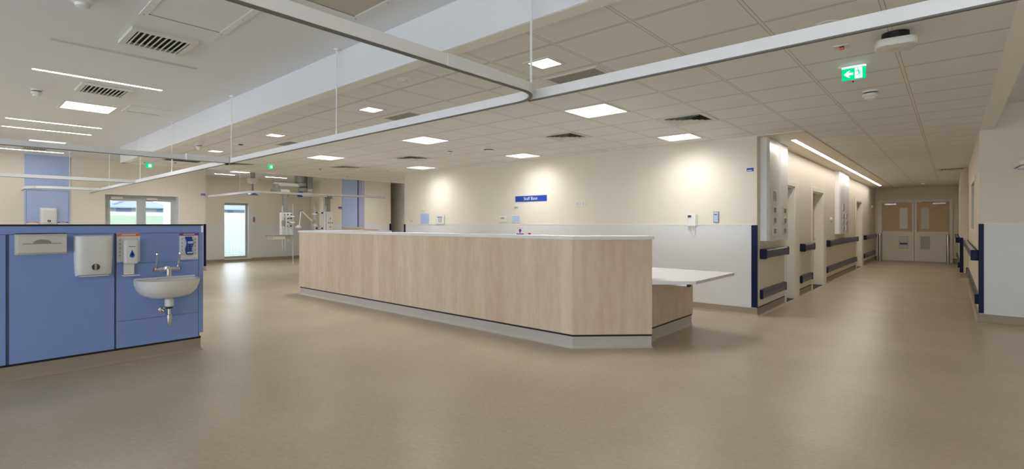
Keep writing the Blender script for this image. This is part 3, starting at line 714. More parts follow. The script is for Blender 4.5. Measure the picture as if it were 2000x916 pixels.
obj('cord', tube([(-3.02, YS - 0.02, 1.32), (-3.025, YS - 0.025, 1.25), (-3.005, YS - 0.025, 1.18), (-2.985, YS - 0.03, 1.165), (-2.975, YS - 0.025, 1.20), (-2.985, YS - 0.02, 1.32)], 0.006, 8, up=(0, 1, 0)), 'white', t, True)
t = thing('access_reader', 'slim grey wall controller with green display, right of the intercom', 'controller', (-2.66, YS, 1.375))
obj('plate', box(-2.703, -2.618, YS - 0.008, YS, 1.372, 1.545, 0.002), 'grey_metal', t)
obj('face', box(-2.690, -2.631, YS - 0.018, YS - 0.008, 1.385, 1.535), 'sky_notice', t)
obj('display', box(-2.684, -2.645, YS - 0.020, YS - 0.018, 1.488, 1.505), 'tinted', t)
t = thing('socket_plate', 'pair of white data plates high on the staff base wall', 'socket', (-5.09, YS, 1.68))
for x0 in (-5.205, -5.085):
    pl = obj('plate', box(x0, x0 + 0.11, YS - 0.008, YS, 1.675, 1.775, 0.003), 'white', t)
    obj('outlet', box(x0 + 0.03, x0 + 0.08, YS - 0.010, YS - 0.008, 1.70, 1.75), 'offwhite', pl)
t = thing('notice', 'plain pale blue notice left on the staff base wall', 'notice', (-9.57, YS, 1.33))
obj('backing', box(-9.74, -9.40, YS - 0.006, YS, 1.325, 1.605), 'sky_notice', t)
obj('sheet', box(-9.71, -9.43, YS - 0.008, YS - 0.006, 1.36, 1.585), 'blue_light', t)
t = thing('control_panel', 'framed white alarm panel with dark display, right of the blue notice', 'panel', (-8.99, YS, 1.33))
obj('frame', box(-9.150, -8.838, YS - 0.02, YS, 1.335, 1.575, 0.004), 'offwhite', t)
obj('face', box(-9.125, -8.862, YS - 0.023, YS - 0.02, 1.36, 1.555), 'white', t)
obj('display', box(-9.085, -8.905, YS - 0.025, YS - 0.023, 1.495, 1.525), 'grey_metal', t)
kb = bmesh.new()
for i in range(3):
    for j in range(4): add_box(kb, -9.045 + i * 0.045, -9.015 + i * 0.045, YS - 0.025, YS - 0.023, 1.385 + j * 0.026, 1.403 + j * 0.026)
obj('keypad', kb, 'grey_metal', t)
t = thing('thermostat', 'small white controller with grey display below the staff sign', 'controller', (-7.0, YS, 1.38))
obj('housing', box(-7.10, -6.90, YS - 0.025, YS, 1.388, 1.508, 0.006), 'white', t)
obj('display', box(-7.045, -6.955, YS - 0.027, YS - 0.025, 1.455, 1.485), 'grey_metal', t)
t = thing('nurse_call_screen', 'pale blue screen in a white frame below the staff sign', 'screen', (-6.64, YS, 1.37))
obj('frame', box(-6.755, -6.522, YS - 0.02, YS, 1.375, 1.530, 0.004), 'white', t)
obj('screen', box(-6.735, -6.542, YS - 0.022, YS - 0.02, 1.395, 1.515), 'sky_notice', t)
t = thing('wall_sensor', 'tiny white sensor directly under the staff sign', 'sensor', (-6.64, YS, 1.68))
obj('housing', box(-6.678, -6.60, YS - 0.03, YS, 1.700, 1.775, 0.008), 'white', t); obj('base', box(-6.685, -6.593, YS - 0.012, YS, 1.685, 1.700), 'offwhite', t)
t = thing('wall_sensor', 'tiny sensor above the plain blue notice', 'sensor', (-9.63, YS, 1.67))
obj('housing', box(-9.66, -9.60, YS - 0.03, YS, 1.69, 1.75, 0.008), 'white', t); obj('base', box(-9.67, -9.59, YS - 0.012, YS, 1.672, 1.69), 'offwhite', t)
t = thing('coat_hook', 'small steel hook near the left end of the staff base wall', 'hook', (-10.07, YS, 1.39))
obj('plate', box(-10.09, -10.06, YS - 0.005, YS, 1.39, 1.45), 'steel', t)
obj('prong', tube([(-10.075, YS - 0.005, 1.44), (-10.08, YS - 0.05, 1.42), (-10.09, YS - 0.07, 1.45)], 0.006, 8, up=(1, 0, 0)), 'steel', t)
t = thing('sticker', 'white sticker with a purple round symbol over a purple bar just above the counter', 'sticker', (-6.53, YS, 1.08))
obj('sheet', box(-6.645, -6.425, YS - 0.0085, YS - 0.006, 1.06, 1.29), 'paper', t)
k = bmesh.new(); add_cyl(k, (-6.535, YS - 0.0095, 1.215), (-6.535, YS - 0.0085, 1.215), 0.034, n=20); add_box(k, -6.553, -6.517, YS - 0.0095, YS - 0.0085, 1.165, 1.195)
add_box(k, -6.63, -6.44, YS - 0.0095, YS - 0.0085, 1.105, 1.155)
obj('symbol', k, 'purple', t); obj('top_line', box(-6.61, -6.46, YS - 0.0095, YS - 0.0085, 1.263, 1.272), 'ink', t)
t = thing('sticker', 'small red sticker just above the counter, right of the purple one', 'sticker', (-6.29, YS, 1.10))
obj('sheet', box(-6.345, -6.235, YS - 0.0085, YS - 0.006, 1.08, 1.175), 'paper', t)
obj('symbol', prism([(-6.34, 1.165), (-6.24, 1.165), (-6.27, 1.13), (-6.31, 1.13)], -0.001, 'XZ', YS - 0.0085), 'red', t)

# ---------------------------------------------------------------- left area fittings
t = thing('wall_panelling', 'full-height pale blue service panel on the far left wall', 'wall panel', (XN, 1.66, 0))
obj('upper_panel', box(XN, XN + 0.03, 1.25, 2.065, 2.142, ZH), 'blue_light', t)
obj('lower_panel', box(XN, XN + 0.03, 1.285, 2.035, 0.12, 2.134), 'blue_light', t)
obj('side_strip', box(XN, XN + 0.022, 1.25, 1.28, 0.12, 2.134), 'blue_light', t); obj('side_strip', box(XN, XN + 0.022, 2.04, 2.065, 0.12, 2.134), 'blue_light', t)
xq = XN
t = thing('wall_panelling', 'tall pale blue service panel on the bay pier beyond the counter', 'wall panel', (xq, 9.9, 1.18))
obj('main_panel', box(xq, xq + 0.02, 9.505, 10.115, 1.98, ZH), 'blue_light', t)
obj('main_panel', box(xq, xq + 0.02, 9.505, 10.115, 1.24, 1.975), 'blue_light', t)
obj('base_rail', box(xq, xq + 0.03, 9.505, 10.41, 1.18, 1.235), 'frame_alu', t)
obj('dark_channel', box(xq, xq + 0.035, 10.12, 10.165, 1.235, ZH), 'blue_gap', t)
obj('narrow_panel', box(xq, xq + 0.02, 10.17, 10.41, 1.235, ZH), 'violet_light', t)
def rlabel(x, y0, y1, z0, z1, lbl):
    t = thing('room_label', lbl, 'sign', (x, (y0 + y1) / 2, z0))
    obj('plate', box(x, x + 0.006, y0, y1, z0, z1), 'purple', t); obj('text_strip', box(x + 0.006, x + 0.0075, y0 + 0.01, y1 - 0.02, z0 + 0.012, z0 + 0.03), 'sky_notice', t)
rlabel(XN, 4.975, 5.09, 2.155, 2.215, 'small purple label high at the end of the near left wall')
rlabel(xq, 9.36, 9.495, 1.86, 1.945, 'small purple label left of the tall blue panel on the bay pier')
def socket(x, yc, z, lbl):
    t = thing('socket', lbl, 'socket', (x, yc, z - 0.04)); p = obj('plate', box(x + 0.006, x + 0.014, yc - 0.075, yc + 0.075, z - 0.045, z + 0.045, 0.003), 'white', t)
    obj('switch', box(x + 0.014, x + 0.018, yc - 0.02, yc + 0.02, z + 0.015, z + 0.032), 'offwhite', t)
socket(XF, 6.38, 1.19, 'white switch left of the far window, at dado height')
socket(XF, 6.38, 0.52, 'white socket low on the wall left of the far window')
socket(XF, 8.75, 0.52, 'white socket low on the wall behind the hanging drip pole')
t = thing('wall_phone', 'small grey handset unit on the wall right of the far window', 'handset', (XF, 7.60, 1.40))
obj('cradle', box(XF, XF + 0.03, 7.585, 7.66, 1.41, 1.60, 0.006), 'frame_alu', t); obj('handset', box(XF + 0.03, XF + 0.06, 7.60, 7.64, 1.42, 1.585, 0.01), 'purple', t)

# ---------------------------------------------------------------- corridor fittings
def handrail(x, s, y0, y1, z0, z1, lbl, capfirst=True):
    """s = +1 stands out towards +x"""
    t = thing('handrail', lbl, 'handrail', (x, (y0 + y1) / 2, z0), 'navy corridor handrails')
    zz = z1 - z0; pr = [(0.035, 0), (0.075, 0.012), (0.082, zz * .5), (0.075, zz * .85), (0.055, zz), (0.035, zz * .97)]
    b = prism([(s * a, z0 + c) for a, c in pr], y1 - y0 - 0.12, 'XZ', y0 + 0.06); bmesh.ops.translate(b, vec=(x, 0, 0), verts=b.verts)
    obj('grip', b, 'navy_rail', t)
    obj('back_channel', box(x, x + s * 0.036, y0 + 0.02, y1 - 0.02, z0 + 0.02, z1 - 0.015), 'black', t)
    obj('end_cap', box(x, x + s * 0.086, y0, y0 + 0.09, z0 - 0.003, z1 + 0.004, 0.012, 3), 'navy', t)
    obj('end_cap', box(x, x + s * 0.084, y1 - 0.06, y1, z0, z1 + 0.002, 0.02, 3), 'navy_rail', t)
    obj('top_strip', box(x + s * 0.036, x + s * 0.056, y0 + 0.07, y1 - 0.07, z1, z1 + 0.003), 'steel', t)
    return t
def bumper(x, s, y0, y1, z0, z1, lbl):
    t = thing('bumper_rail', lbl, 'bumper rail', (x, (y0 + y1) / 2, z0), 'slate bumper rails')
    zz = z1 - z0
    pr = [(0, 0)] + [(0.022 + 0.020 * math.sin(PI * k / 8), zz * k / 8) for k in range(9)] + [(0, zz)]
    b = prism([(s * a, z0 + c) for a, c in pr], y1 - y0 - 0.04, 'XZ', y0 + 0.02); bmesh.ops.translate(b, vec=(x, 0, 0), verts=b.verts)
    obj('strip', b, 'navy_rail', t)
    for ya, yb in ((y0, y0 + 0.03), (y1 - 0.03, y1)): obj('end_cap', box(x, x + s * 0.045, ya, yb, z0, z1, 0.012, 3), 'navy' if ya == y0 else 'navy_rail', t)
runs = [(8.22, 9.69, 'between the wall corner and the first door'), (10.90, 11.90, 'between the first and second doors'),
        (13.56, 18.30, 'between the second and third doors'), (20.10, 23.2, 'beyond the third door')]
for y0, y1, w in runs:
    handrail(XL, 1, y0, y1, 0.835, 0.975, 'navy handrail on the left corridor wall ' + w)
    bumper(XL, 1, y0, y1, 0.235, 0.375, 'slate bumper rail, left corridor wall, ' + w)
handrail(XR, -1, 9.76, 15.6, 0.845, 0.985, 'long navy handrail on the right corridor wall by the white wall')
bumper(XR, -1, 9.76, 15.6, 0.235, 0.375, 'slate bumper rail low on the right corridor wall')
handrail(0.16, -1, 17.5, 23.1, 0.87, 1.0, 'far navy handrail on the right corridor wall near the end doors')
bumper(0.16, -1, 17.5, 23.1, 0.235, 0.375, 'far slate bumper rail on the right corridor wall')
# vertical trunking units
def trunk(y0, y1, d, vent, lbl, ys, zs):
    t = thing('service_trunking', lbl, 'trunking', (XL, (y0 + y1) / 2, 1.09), 'white vertical service trunkings')
    obj('body', prism([(XL, y0), (XL + d * .75, y0 + 0.01), (XL + d, y0 + 0.07), (XL + d, y1 - 0.03), (XL + d - 0.02, y1), (XL, y1)], ZL - 0.014 - 1.10, 'XY', 1.10), 'alu', t)
    x = XL + d
    if vent:
        v = obj('vent_plate', box(x, x + 0.006, ys - 0.02, ys + 0.24, 1.69, 1.87), 'white', t); g = bmesh.new()
        for k in range(6): add_box(g, x + 0.006, x + 0.010, ys + 0.02, ys + 0.20, 1.71 + k * 0.025, 1.72 + k * 0.025)
        obj('slot', g, 'grey_metal', v)
    for z in zs:
        p = obj('outlet_plate', box(x, x + 0.008, ys, ys + 0.24, z, z + 0.11, 0.003), 'white', t)
        obj('outlet', box(x + 0.008, x + 0.012, ys + 0.06, ys + 0.19, z + 0.02, z + 0.09), 'grey_metal', p)
trunk(8.25, 8.88, 0.11, True, 'white vertical service trunking nearest the staff wall corner, with vent plate', 8.47, (1.51, 1.35, 1.19))
trunk(9.0, 9.56, 0.09, False, 'narrower white service trunking just left of the first corridor door', 9.19, (1.51, 1.35, 1.19))
trunk(14.75, 15.55, 0.11, True, 'white vertical service trunking between the second and third corridor doors', 15.13, (1.51, 1.35, 1.19))
trunk(15.65, 16.35, 0.09, False, 'narrower white service trunking before the third corridor door', 15.80, (1.51, 1.35, 1.19))
for y, z, lbl in ((14.15, 1.45, 'small white call point left of the far service trunkings'), (22.36, 1.95, 'small white sensor near the end of the left corridor wall')):
    t = thing('wall_sensor', lbl, 'sensor', (XL, y, z)); obj('housing', lathe((XL, y, z), [(0.05, 0), (0.05, 0.03), (0.03, 0.045)], axis='X'), 'white', t, True)
    obj('tab', box(XL, XL + 0.012, y - 0.03, y + 0.03, z - 0.11, z - 0.05), 'offwhite', t)
# bollards
for x, y, lbl in ((-1.93, 23.25, 'steel bollard left of the corridor end doors'), (-0.09, 22.9, 'steel bollard right of the corridor end doors')):
    t = thing('bollard', lbl, 'bollard', (x, y, 0), 'steel bollards'); obj('post', lathe((x, y, 0.01), [(0.045, 0), (0.045, 0.96), (0.035, 0.975)]), 'steel', t, True)
    obj('base_flange', cyl((x, y, 0), (x, y, 0.012), 0.10, n=24), 'steel', t)

# ---------------------------------------------------------------- ceiling fixtures
def panel(x, y, z, half, lit, lbl, name='ceiling_light', grp='square ceiling light panels'):
    t = thing(name, lbl, 'ceiling light', (x, y, z), grp); h = half
    f = bmesh.new(); o = h + 0.03
    for q in ((x - o, x + o, y - o, y - h), (x - o, x + o, y + h, y + o), (x - o, x - h, y - h, y + h), (x + h, x + o, y - h, y + h)): add_box(f, *q, z - 0.006, z + 0.01)
    obj('frame', f, 'louvre', t)
    obj('diffuser', box(x - h, x + h, y - h, y + h, z - 0.003, z + 0.006), lit, t)
    return t
XS = [-2.99, -5.99, -8.99]
for i, x in enumerate(XS):
    w = ('nearest the corridor', 'the middle one', 'the far left one')[i]
    panel(x, 5.07, ZL, 0.255, 'panel_em', 'square light panel in the row above the counter, ' + w)
    panel(x, 7.47, ZL, 0.235, 'panel_em', 'square light panel in the row along the staff wall, ' + w)
for x, w in ((-2.40, 'nearest and rightmost of the row of small lights'), (-4.82, 'second from the right in the row of small lights'), (-7.25, 'third from the right in the row of small lights'), (-9.62, 'farthest left in the row of small lights')):
    panel(x, 3.28, ZL, 0.095, 'panel_em', 'small square downlight, ' + w, 'downlight', 'small square downlights')
panel(-8.78, 1.35, ZH, 0.27, 'panel_em', 'large lit panel in the high plaster ceiling above the partition')
panel(-13.19, 1.37, ZH, 0.27, 'panel_em', 'lit panel in the high plaster ceiling near the far left wall')
panel(-16.25, 6.28, ZH, 0.26, 'panel_em', 'lit panel in the ceiling of the far bay')
for x, y, w in ((0.3, 0.1, 'right above the viewer'), (-8.8, -2.4, 'far left'), (3.4, -1.6, 'far right'), (-13.2, -2.4, 'by the far left wall'), (-11.0, -2.4, 'between the left ones'), (2.6, 3.4, 'on the near right'), (3.2, 7.2, 'by the right hand wall'), (0.3, -4.4, 'rear right')):
    panel(x, y, ZH, 0.27, 'panel_em', 'added square light panel out of view in the high ceiling, ' + w)  # unseen panels, added to raise the general light in the room
for y, w in ((3.9, 'nearest the glazed doors'), (7.2, 'above the bay pendants'), (10.4, 'in front of the bay pier')):
    panel(-14.35, y, ZH, 0.27, 'panel_em', 'added square light panel hidden up behind the ceiling step, ' + w)  # out of sight, added to brighten the far-left bays
panel(-12.1, 11.0, ZL, 0.27, 'panel_em', 'added unseen light panel in the passage beyond the staff base wall')  # unseen panel, added to lighten the dark passage
def strip(x, y0, y1, z, w, m, lbl, cat='linear light', name='linear_light', grp='linear ceiling lights'):
    t = thing(name, lbl, cat, (x, (y0 + y1) / 2, z), grp)
    f = bmesh.new(); add_box(f, x - w / 2 - 0.008, x - w / 2, y0 - 0.008, y1 + 0.008, z - 0.005, z + 0.01); add_box(f, x + w / 2, x + w / 2 + 0.008, y0 - 0.008, y1 + 0.008, z - 0.005, z + 0.01)
    obj('housing', f, 'louvre', t); obj('diffuser', box(x - w / 2, x + w / 2, y0, y1, z - 0.003, z + 0.006), m, t)
strip(-7.0, 0.62, 1.78, ZH, 0.05, 'strip_em', 'lit strip nearest the viewer in the high plaster ceiling')
strip(-10.56, 0.63, 1.80, ZH, 0.05, 'strip_em', 'lit strip, nearer of the parallel pair beyond the large light panel')
strip(-11.48, 0.64, 1.81, ZH, 0.05, 'strip_em', 'lit strip, farther of the parallel pair beyond the large light panel')
strip(-14.9, 0.45, 1.84, ZH, 0.05, 'strip_em', 'lit strip above the pale blue panel of the far left wall')
strip(-5.755, 0.63, 1.78, ZH, 0.05, 'frame_alu', 'unlit strip slot in the high ceiling beside the large vent')
strip(-17.48, 5.94, 6.55, ZH, 0.06, 'strip_em', 'lit strip left in the ceiling of the far bay')
strip(-17.33, 7.51, 8.26, ZH, 0.06, 'strip_em', 'lit strip right in the ceiling of the far bay')
strip(-1.77, 8.83, 21.5, ZL - 0.012, 0.065, 'corr_em', 'very long lit strip along the corridor soffit')

def grey_panel(x, y, hx, hy, lbl):
    t = thing('acoustic_panel', lbl, 'ceiling panel', (x, y, ZL), 'grey ceiling panels')
    f = bmesh.new()
    for q in ((x - hx - .03, x + hx + .03, y - hy - .03, y - hy), (x - hx - .03, x + hx + .03, y + hy, y + hy + .03), (x - hx - .03, x - hx, y - hy, y + hy), (x + hx, x + hx + .03, y - hy, y + hy)): add_box(f, *q, ZL - .006, ZL + .01)
    obj('frame', f, 'louvre', t); obj('insert', box(x - hx, x + hx, y - hy, y + hy, ZL - .004, ZL + .005), 'grey_tile', t)
grey_panel(-2.41, 3.84, 0.24, 0.18, 'grey ceiling panel nearest the curtain rail corner')
grey_panel(-4.85, 3.84, 0.24, 0.19, 'grey ceiling panel, second from the right above the curtain rail')
grey_panel(-7.86, 3.84, 0.24, 0.17, 'grey ceiling panel farthest left above the curtain rail')

def vent(x, y, z, half, lbl, both=True):
    t = thing('air_vent', lbl, 'air vent', (x, y, z), 'square ceiling air vents'); h = half
    f = bmesh.new(); o = h + 0.045
    for q in ((x - o, x + o, y - o, y - h), (x - o, x + o, y + h, y + o), (x - o, x - h, y - h, y + h), (x + h, x + o, y - h, y + h)): add_box(f, *q, z - 0.026, z + 0.01)
    obj('frame', f, 'louvre', t)
    obj('duct_shade', box(x - h, x + h, y - h, y + h, z - 0.001, z + 0.006), 'grille_dark', t)  # flat dark plate painting the shade behind the blades
    lv = bmesh.new(); n = 10
    for k in range(n):
        yy = y - h + (k + 0.5) * 2 * h / n
        add_prism(lv, [(yy - 0.009, z - 0.024), (yy + 0.003, z - 0.025), (yy + 0.013, z - 0.012), (yy + 0.014, z), (yy + 0.006, z)], 2 * h, 'YZ', x - h)
    obj('louvre_blades', lv, 'louvre', t)
    return t
vent(-5.13, 1.28, ZH, 0.20, 'large louvred vent in the high plaster ceiling, nearest the viewer')
vent(-7.47, 1.30, ZH, 0.20, 'louvred vent in the high ceiling between strip light and lit panel')
vent(-14.35, 1.30, ZH, 0.19, 'small distant vent in the high ceiling near the far left wall')
def cone_vent(x, y, lbl):
    t = thing('air_diffuser', lbl, 'air vent', (x, y, ZL), 'four-way ceiling diffusers')
    cores = bmesh.new()
    obj('duct_shade', box(x - .20, x + .20, y - .20, y + .20, ZL - .003, ZL + .004), 'grille_dark', t)  # dark sheet in place of the shade between the rings
    f = bmesh.new()
    for k, o in enumerate((0.215, 0.160, 0.110, 0.062)):
        i = o - 0.030
        z1, z0 = ZL - 0.018, ZL - 0.002
        # sloping square ring
        b = bmesh.new(); A = [b.verts.new((x + sx * o, y + sy * o, z1)) for sx, sy in ((-1, -1), (1, -1), (1, 1), (-1, 1))]
        B = [b.verts.new((x + sx * i, y + sy * i, z0)) for sx, sy in ((-1, -1), (1, -1), (1, 1), (-1, 1))]
        Cc = [b.verts.new((x + sx * (o - .003), y + sy * (o - .003), z1)) for sx, sy in ((-1, -1), (1, -1), (1, 1), (-1, 1))]
        for q in range(4):
            b.faces.new((A[q], A[(q + 1) % 4], B[(q + 1) % 4], B[q])); b.faces.new((B[q], B[(q + 1) % 4], Cc[(q + 1) % 4], Cc[q]))
        merge(f, b)
    obj('cone_rings', f, 'louvre', t)
    f = bmesh.new()
    for q in ((x - .27, x + .27, y - .27, y - .22), (x - .27, x + .27, y + .22, y + .27), (x - .27, x - .22, y - .22, y + .22), (x + .22, x + .27, y - .22, y + .22)): add_box(f, *q, ZL - .008, ZL + .01)
    obj('frame', f, 'louvre', t)
for x, y, w in ((-2.39, 6.25, 'nearest the corridor, above the low desk'), (-4.19, 6.25, 'between the first and second light panels'), (-7.79, 6.25, 'above the middle of the counter'), (-10.19, 6.25, 'at the far left end of the counter'),
                (-11.35, 4.35, 'beyond the curtain rail corner at left'), (0.0, 16.2, 'far along the corridor ceiling')):
    cone_vent(x, y, 'four-way ceiling diffuser ' + w)
t = thing('slot_diffuser', 'long black slot diffuser in the low ceiling at far left', 'air vent', (-11.55, 3.3, ZL))
obj('slot', box(-11.70, -11.45, 3.0, 3.62, ZL - .006, ZL + .004), 'grille_dark', t)
obj('frame', box(-11.72, -11.43, 2.98, 3.64, ZL - .004, ZL + .004), 'louvre', t)
# access hatches in the high ceiling
def hatch(x0, x1, y0, y1, m, lbl):
    t = thing('access_hatch', lbl, 'access hatch', ((x0 + x1) / 2, (y0 + y1) / 2, ZH), 'ceiling access hatches'); w = 0.05
    f = bmesh.new()
    for q in ((x0 - w, x1 + w, y0 - w, y0), (x0 - w, x1 + w, y1, y1 + w), (x0 - w, x0, y0, y1), (x1, x1 + w, y0, y1)): add_box(f, *q, ZH - .008, ZH + .01)
    obj('frame', f, 'plaster', t); obj('door', box(x0 + .004, x1 - .004, y0 + .004, y1 - .004, ZH - .003, ZH + .004), m, t)
    sc = bmesh.new()
    for a in (x0 - w / 2, (x0 + x1) / 2, x1 + w / 2):
        for b_ in (y0 - w / 2, y1 + w / 2): add_cyl(sc, (a, b_, ZH - .010), (a, b_, ZH - .008), 0.006, n=10)
    obj('fixing_screw', sc, 'grey_metal', t)['kind'] = 'stuff'
    g = bmesh.new(); add_box(g, x0 - .001, x0 + .006, y0, y1, ZH - .006, ZH + .003)
    obj('hinge_gap', g, 'grey_metal', t)
hatch(-4.52, -3.66, 1.06, 1.57, 'plaster', 'large access hatch in the high ceiling beside the large vent')
hatch(-8.65, -8.22, 1.76, 2.16, 'plaster', 'small flush hatch in the high ceiling beside the large lit panel')
hatch(-3.40, -2.60, 1.55, 2.16, 'sand_panel', 'tan flush hatch in the high ceiling above the curtain rail')

# detectors and small devices
def detector(x, y, z, r, lbl):
    t = thing('smoke_detector', lbl, 'smoke detector', (x, y, z), 'white smoke detectors')
    obj('base', lathe((x, y, z - 0.018), [(r, 0), (r * 1.05, 0.008), (r * 1.05, 0.018)]), 'white', t, True)
    obj('slot_ring', cyl((x, y, z - 0.032), (x, y, z - 0.018), r * 0.84, n=24), 'tinted', t)
    obj('sensor_cap', lathe((x, y, z - 0.090), [(r * .35, 0), (r * .66, 0.010), (r * .74, 0.028), (r * .98, 0.034), (r * .98, 0.060)]), 'white', t, True)
detector(-0.58, 6.12, ZL, 0.065, 'smoke detector below the exit sign over the corridor mouth')
detector(-4.50, 0.66, ZH, 0.065, 'smoke detector at the top left edge beside the ceiling hatch')
detector(-8.07, 0.75, ZH, 0.055, 'smoke detector left of the louvred vent over the partition')
detector(-6.50, 6.06, ZL, 0.05, 'smoke detector between the light panels and the round speaker')
detector(-0.65, 20.6, ZL, 0.055, 'smoke detector far down the corridor ceiling')
detector(-9.02, 2.82, ZL, 0.05, 'smoke detector near the ceiling step at far left')
def rose(x, y, z, r, lbl, m='tinted'):
    t = thing('ceiling_sensor', lbl, 'sensor', (x, y, z), 'flush ceiling sensors')
    obj('rim', lathe((x, y, z - 0.008), [(r * .8, 0), (r, 0.004), (r, 0.009)]), 'white', t, True)
    obj('lens', lathe((x, y, z - 0.022), [(r * .18, 0), (r * .34, 0.006), (r * .34, 0.015)]), m, t, True)
rose(-3.59, 2.80, ZL, 0.07, 'flush ceiling sensor near the curtain rail, above the small lights', 'louvre')
rose(-8.46, 3.26, ZL, 0.11, 'white ceiling sensor with dark lens between the far small downlights')
rose(-12.0, 3.30, ZL, 0.05, 'tiny ceiling sensor beside the black slot diffuser')
rose(-12.43, 2.85, ZL, 0.04, 'tiny ceiling sensor beside the far left exit sign')
rose(-10.08, 7.33, ZL, 0.04, 'tiny dark ceiling sensor near the left end of the staff base wall')
rose(-11.95, 7.38, ZL, 0.04, 'tiny dark ceiling sensor above the tall blue pier panel')
rose(-10.9, 6.0, ZL, 0.06, 'ceiling sensor in front of the far bay')
rose(-0.59, 3.88, ZL, 0.07, 'faint white ceiling sensor above the curtain rail, left of the access point', 'white')
rose(-0.65, 5.55, ZL, 0.018, 'sprinkler-sized sensor just behind the exit sign')
t = thing('ceiling_speaker', 'round white ceiling speaker between the light panels by the staff wall', 'speaker', (-5.95, 6.48, ZL))
obj('rim', lathe((-5.95, 6.48, ZL - 0.035), [(0.08, 0), (0.095, 0.01), (0.10, 0.02)]), 'white', t, True); obj('grille', cyl((-5.95, 6.48, ZL - .016), (-5.95, 6.48, ZL + 0.001), 0.085), 'grille_dark', t)
t = thing('access_point', 'large rounded white wireless unit hanging just under the corridor mouth ceiling', 'wireless unit', (-0.28, 4.38, ZL))
b = bmesh.new(); rr = []
for sc, zz in ((0.80, -0.030), (0.93, -0.027), (1.0, -0.012), (1.0, 0.008), (0.95, 0.020)):
    ring_ = []
    for k in range(40):
        a = 2 * PI * k / 40; c_, s_ = math.cos(a), math.sin(a); q = 0.112 * sc / (abs(c_) ** 4.5 + abs(s_) ** 4.5) ** (1 / 4.5)
        ring_.append(b.verts.new((q * c_, q * s_, zz)))
    rr.append(ring_)
for A_, B_ in zip(rr, rr[1:]):
    for k in range(40): b.faces.new((A_[k], A_[(k + 1) % 40], B_[(k + 1) % 40], B_[k]))
b.faces.new(rr[0][::-1]); b.faces.new(rr[-1]); bmesh.ops.recalc_face_normals(b, faces=b.faces)
bmesh.ops.rotate(b, matrix=Matrix.Rotation(math.radians(8), 3, 'Z'), verts=b.verts); bmesh.ops.translate(b, vec=(-0.28, 4.38, ZL - 0.075), verts=b.verts)
obj('cover', b, 'white', t, True)
obj('mount', cyl((-0.28, 4.38, ZL - 0.054), (-0.28, 4.38, ZL), 0.075, n=20), 'black', t)
obj('emblem', cyl((-0.28, 4.38, ZL - 0.107), (-0.28, 4.38, ZL - 0.104), 0.022), 'offwhite', t)
t = thing('alarm_beacon', 'small orange indicator on a square plate beside the exit sign', 'indicator', (-0.58, 4.45, ZL))
obj('plate', box(-0.635, -0.545, 4.40, 4.49, ZL - 0.006, ZL), 'louvre', t); obj('lamp', box(-0.60, -0.573, 4.42, 4.455, ZL - 0.024, ZL - 0.012, 0.004), 'orange', t); obj('lamp_base', box(-0.60, -0.573, 4.42, 4.455, ZL - 0.012, ZL - 0.006), 'black', t)
# exit sign
t = thing('exit_sign', 'green hanging exit sign with left arrow and running figure over the corridor mouth', 'exit sign', (-0.585, 5.03, 2.53))
x0, x1, z0, z1, ye = -0.665, -0.505, 2.533, 2.628, 5.03
obj('ceiling_plate', box(x0 - 0.02, x1 + 0.025, ye - 0.02, ye + 0.02, ZL - 0.010, ZL), 'white', t)
obj('edge_light', box(x0, x1, ye - 0.006, ye + 0.006, z1, ZL - 0.010), 'white_em', t)
obj('green_panel', box(x0, x1, ye - 0.003, ye + 0.003, z0, z1), 'green_em', t)
obj('white_panel', box(x0 + 0.088, x0 + 0.136, ye - 0.0035, ye - 0.003, z0 + 0.006, z1 - 0.006), 'white_em', t)
zc = (z0 + z1) / 2
obj('arrow', prism([(x0 + .014, zc), (x0 + .046, zc + .027), (x0 + .058, zc + .027), (x0 + .040, zc + .009), (x0 + .076, zc + .009), (x0 + .076, zc - .009), (x0 + .040, zc - .009), (x0 + .058, zc - .027), (x0 + .046, zc - .027)], -0.0008, 'XZ', ye - 0.003), 'white_em', t)
k = bmesh.new(); fx = x0 + 0.112
add_cyl(k, (fx - .003, ye - .0042, zc + .031), (fx - .003, ye - .0034, zc + .031), 0.0052, n=12)
for poly in ([(fx - .008, zc + .024), (fx + .002, zc + .025), (fx + .008, zc + .002), (fx - .001, zc)], [(fx - .001, zc + .002), (fx + .008, zc + .002), (fx - .008, zc - .020), (fx - .018, zc - .030), (fx - .020, zc - .026), (fx - .010, zc - .014)],
             [(fx + .001, zc + .002), (fx + .008, zc + .003), (fx + .013, zc - .012), (fx + .020, zc - .022), (fx + .015, zc - .024), (fx + .007, zc - .013)], [(fx - .008, zc + .024), (fx - .019, zc + .012), (fx - .016, zc + .009), (fx - .004, zc + .018)], [(fx + .003, zc + .022), (fx + .018, zc + .010), (fx + .016, zc + .007), (fx + .004, zc + .014)]):
    add_prism(k, poly, -0.0008, 'XZ', ye - .0034)
obj('running_figure', k, 'green_em', t)
for x, y, lbl, hx, hy in ((-10.81, 4.79, 'green exit sign seen edge-on under the low ceiling before the far bay', 0.05, 0.055), (-12.43, 2.93, 'tiny distant green exit sign at the far left ceiling step', 0.035, 0.06)):
    t = thing('exit_sign', lbl, 'exit sign', (x, y, 2.5)); obj('ceiling_plate', box(x - .03, x + .03, y - hy - .02, y + hy + .02, ZL - .02, ZL), 'white', t)
    obj('green_panel', box(x - .004, x + .004, y - hy, y + hy, ZL - .02 - hy * 1.6, ZL - .02), 'green_em', t); obj('arrow', box(x + .004, x + .006, y - hy * .2, y + hy * .6, ZL - .02 - hy * 1.3, ZL - .02 - hy * .4), 'white_em', t)

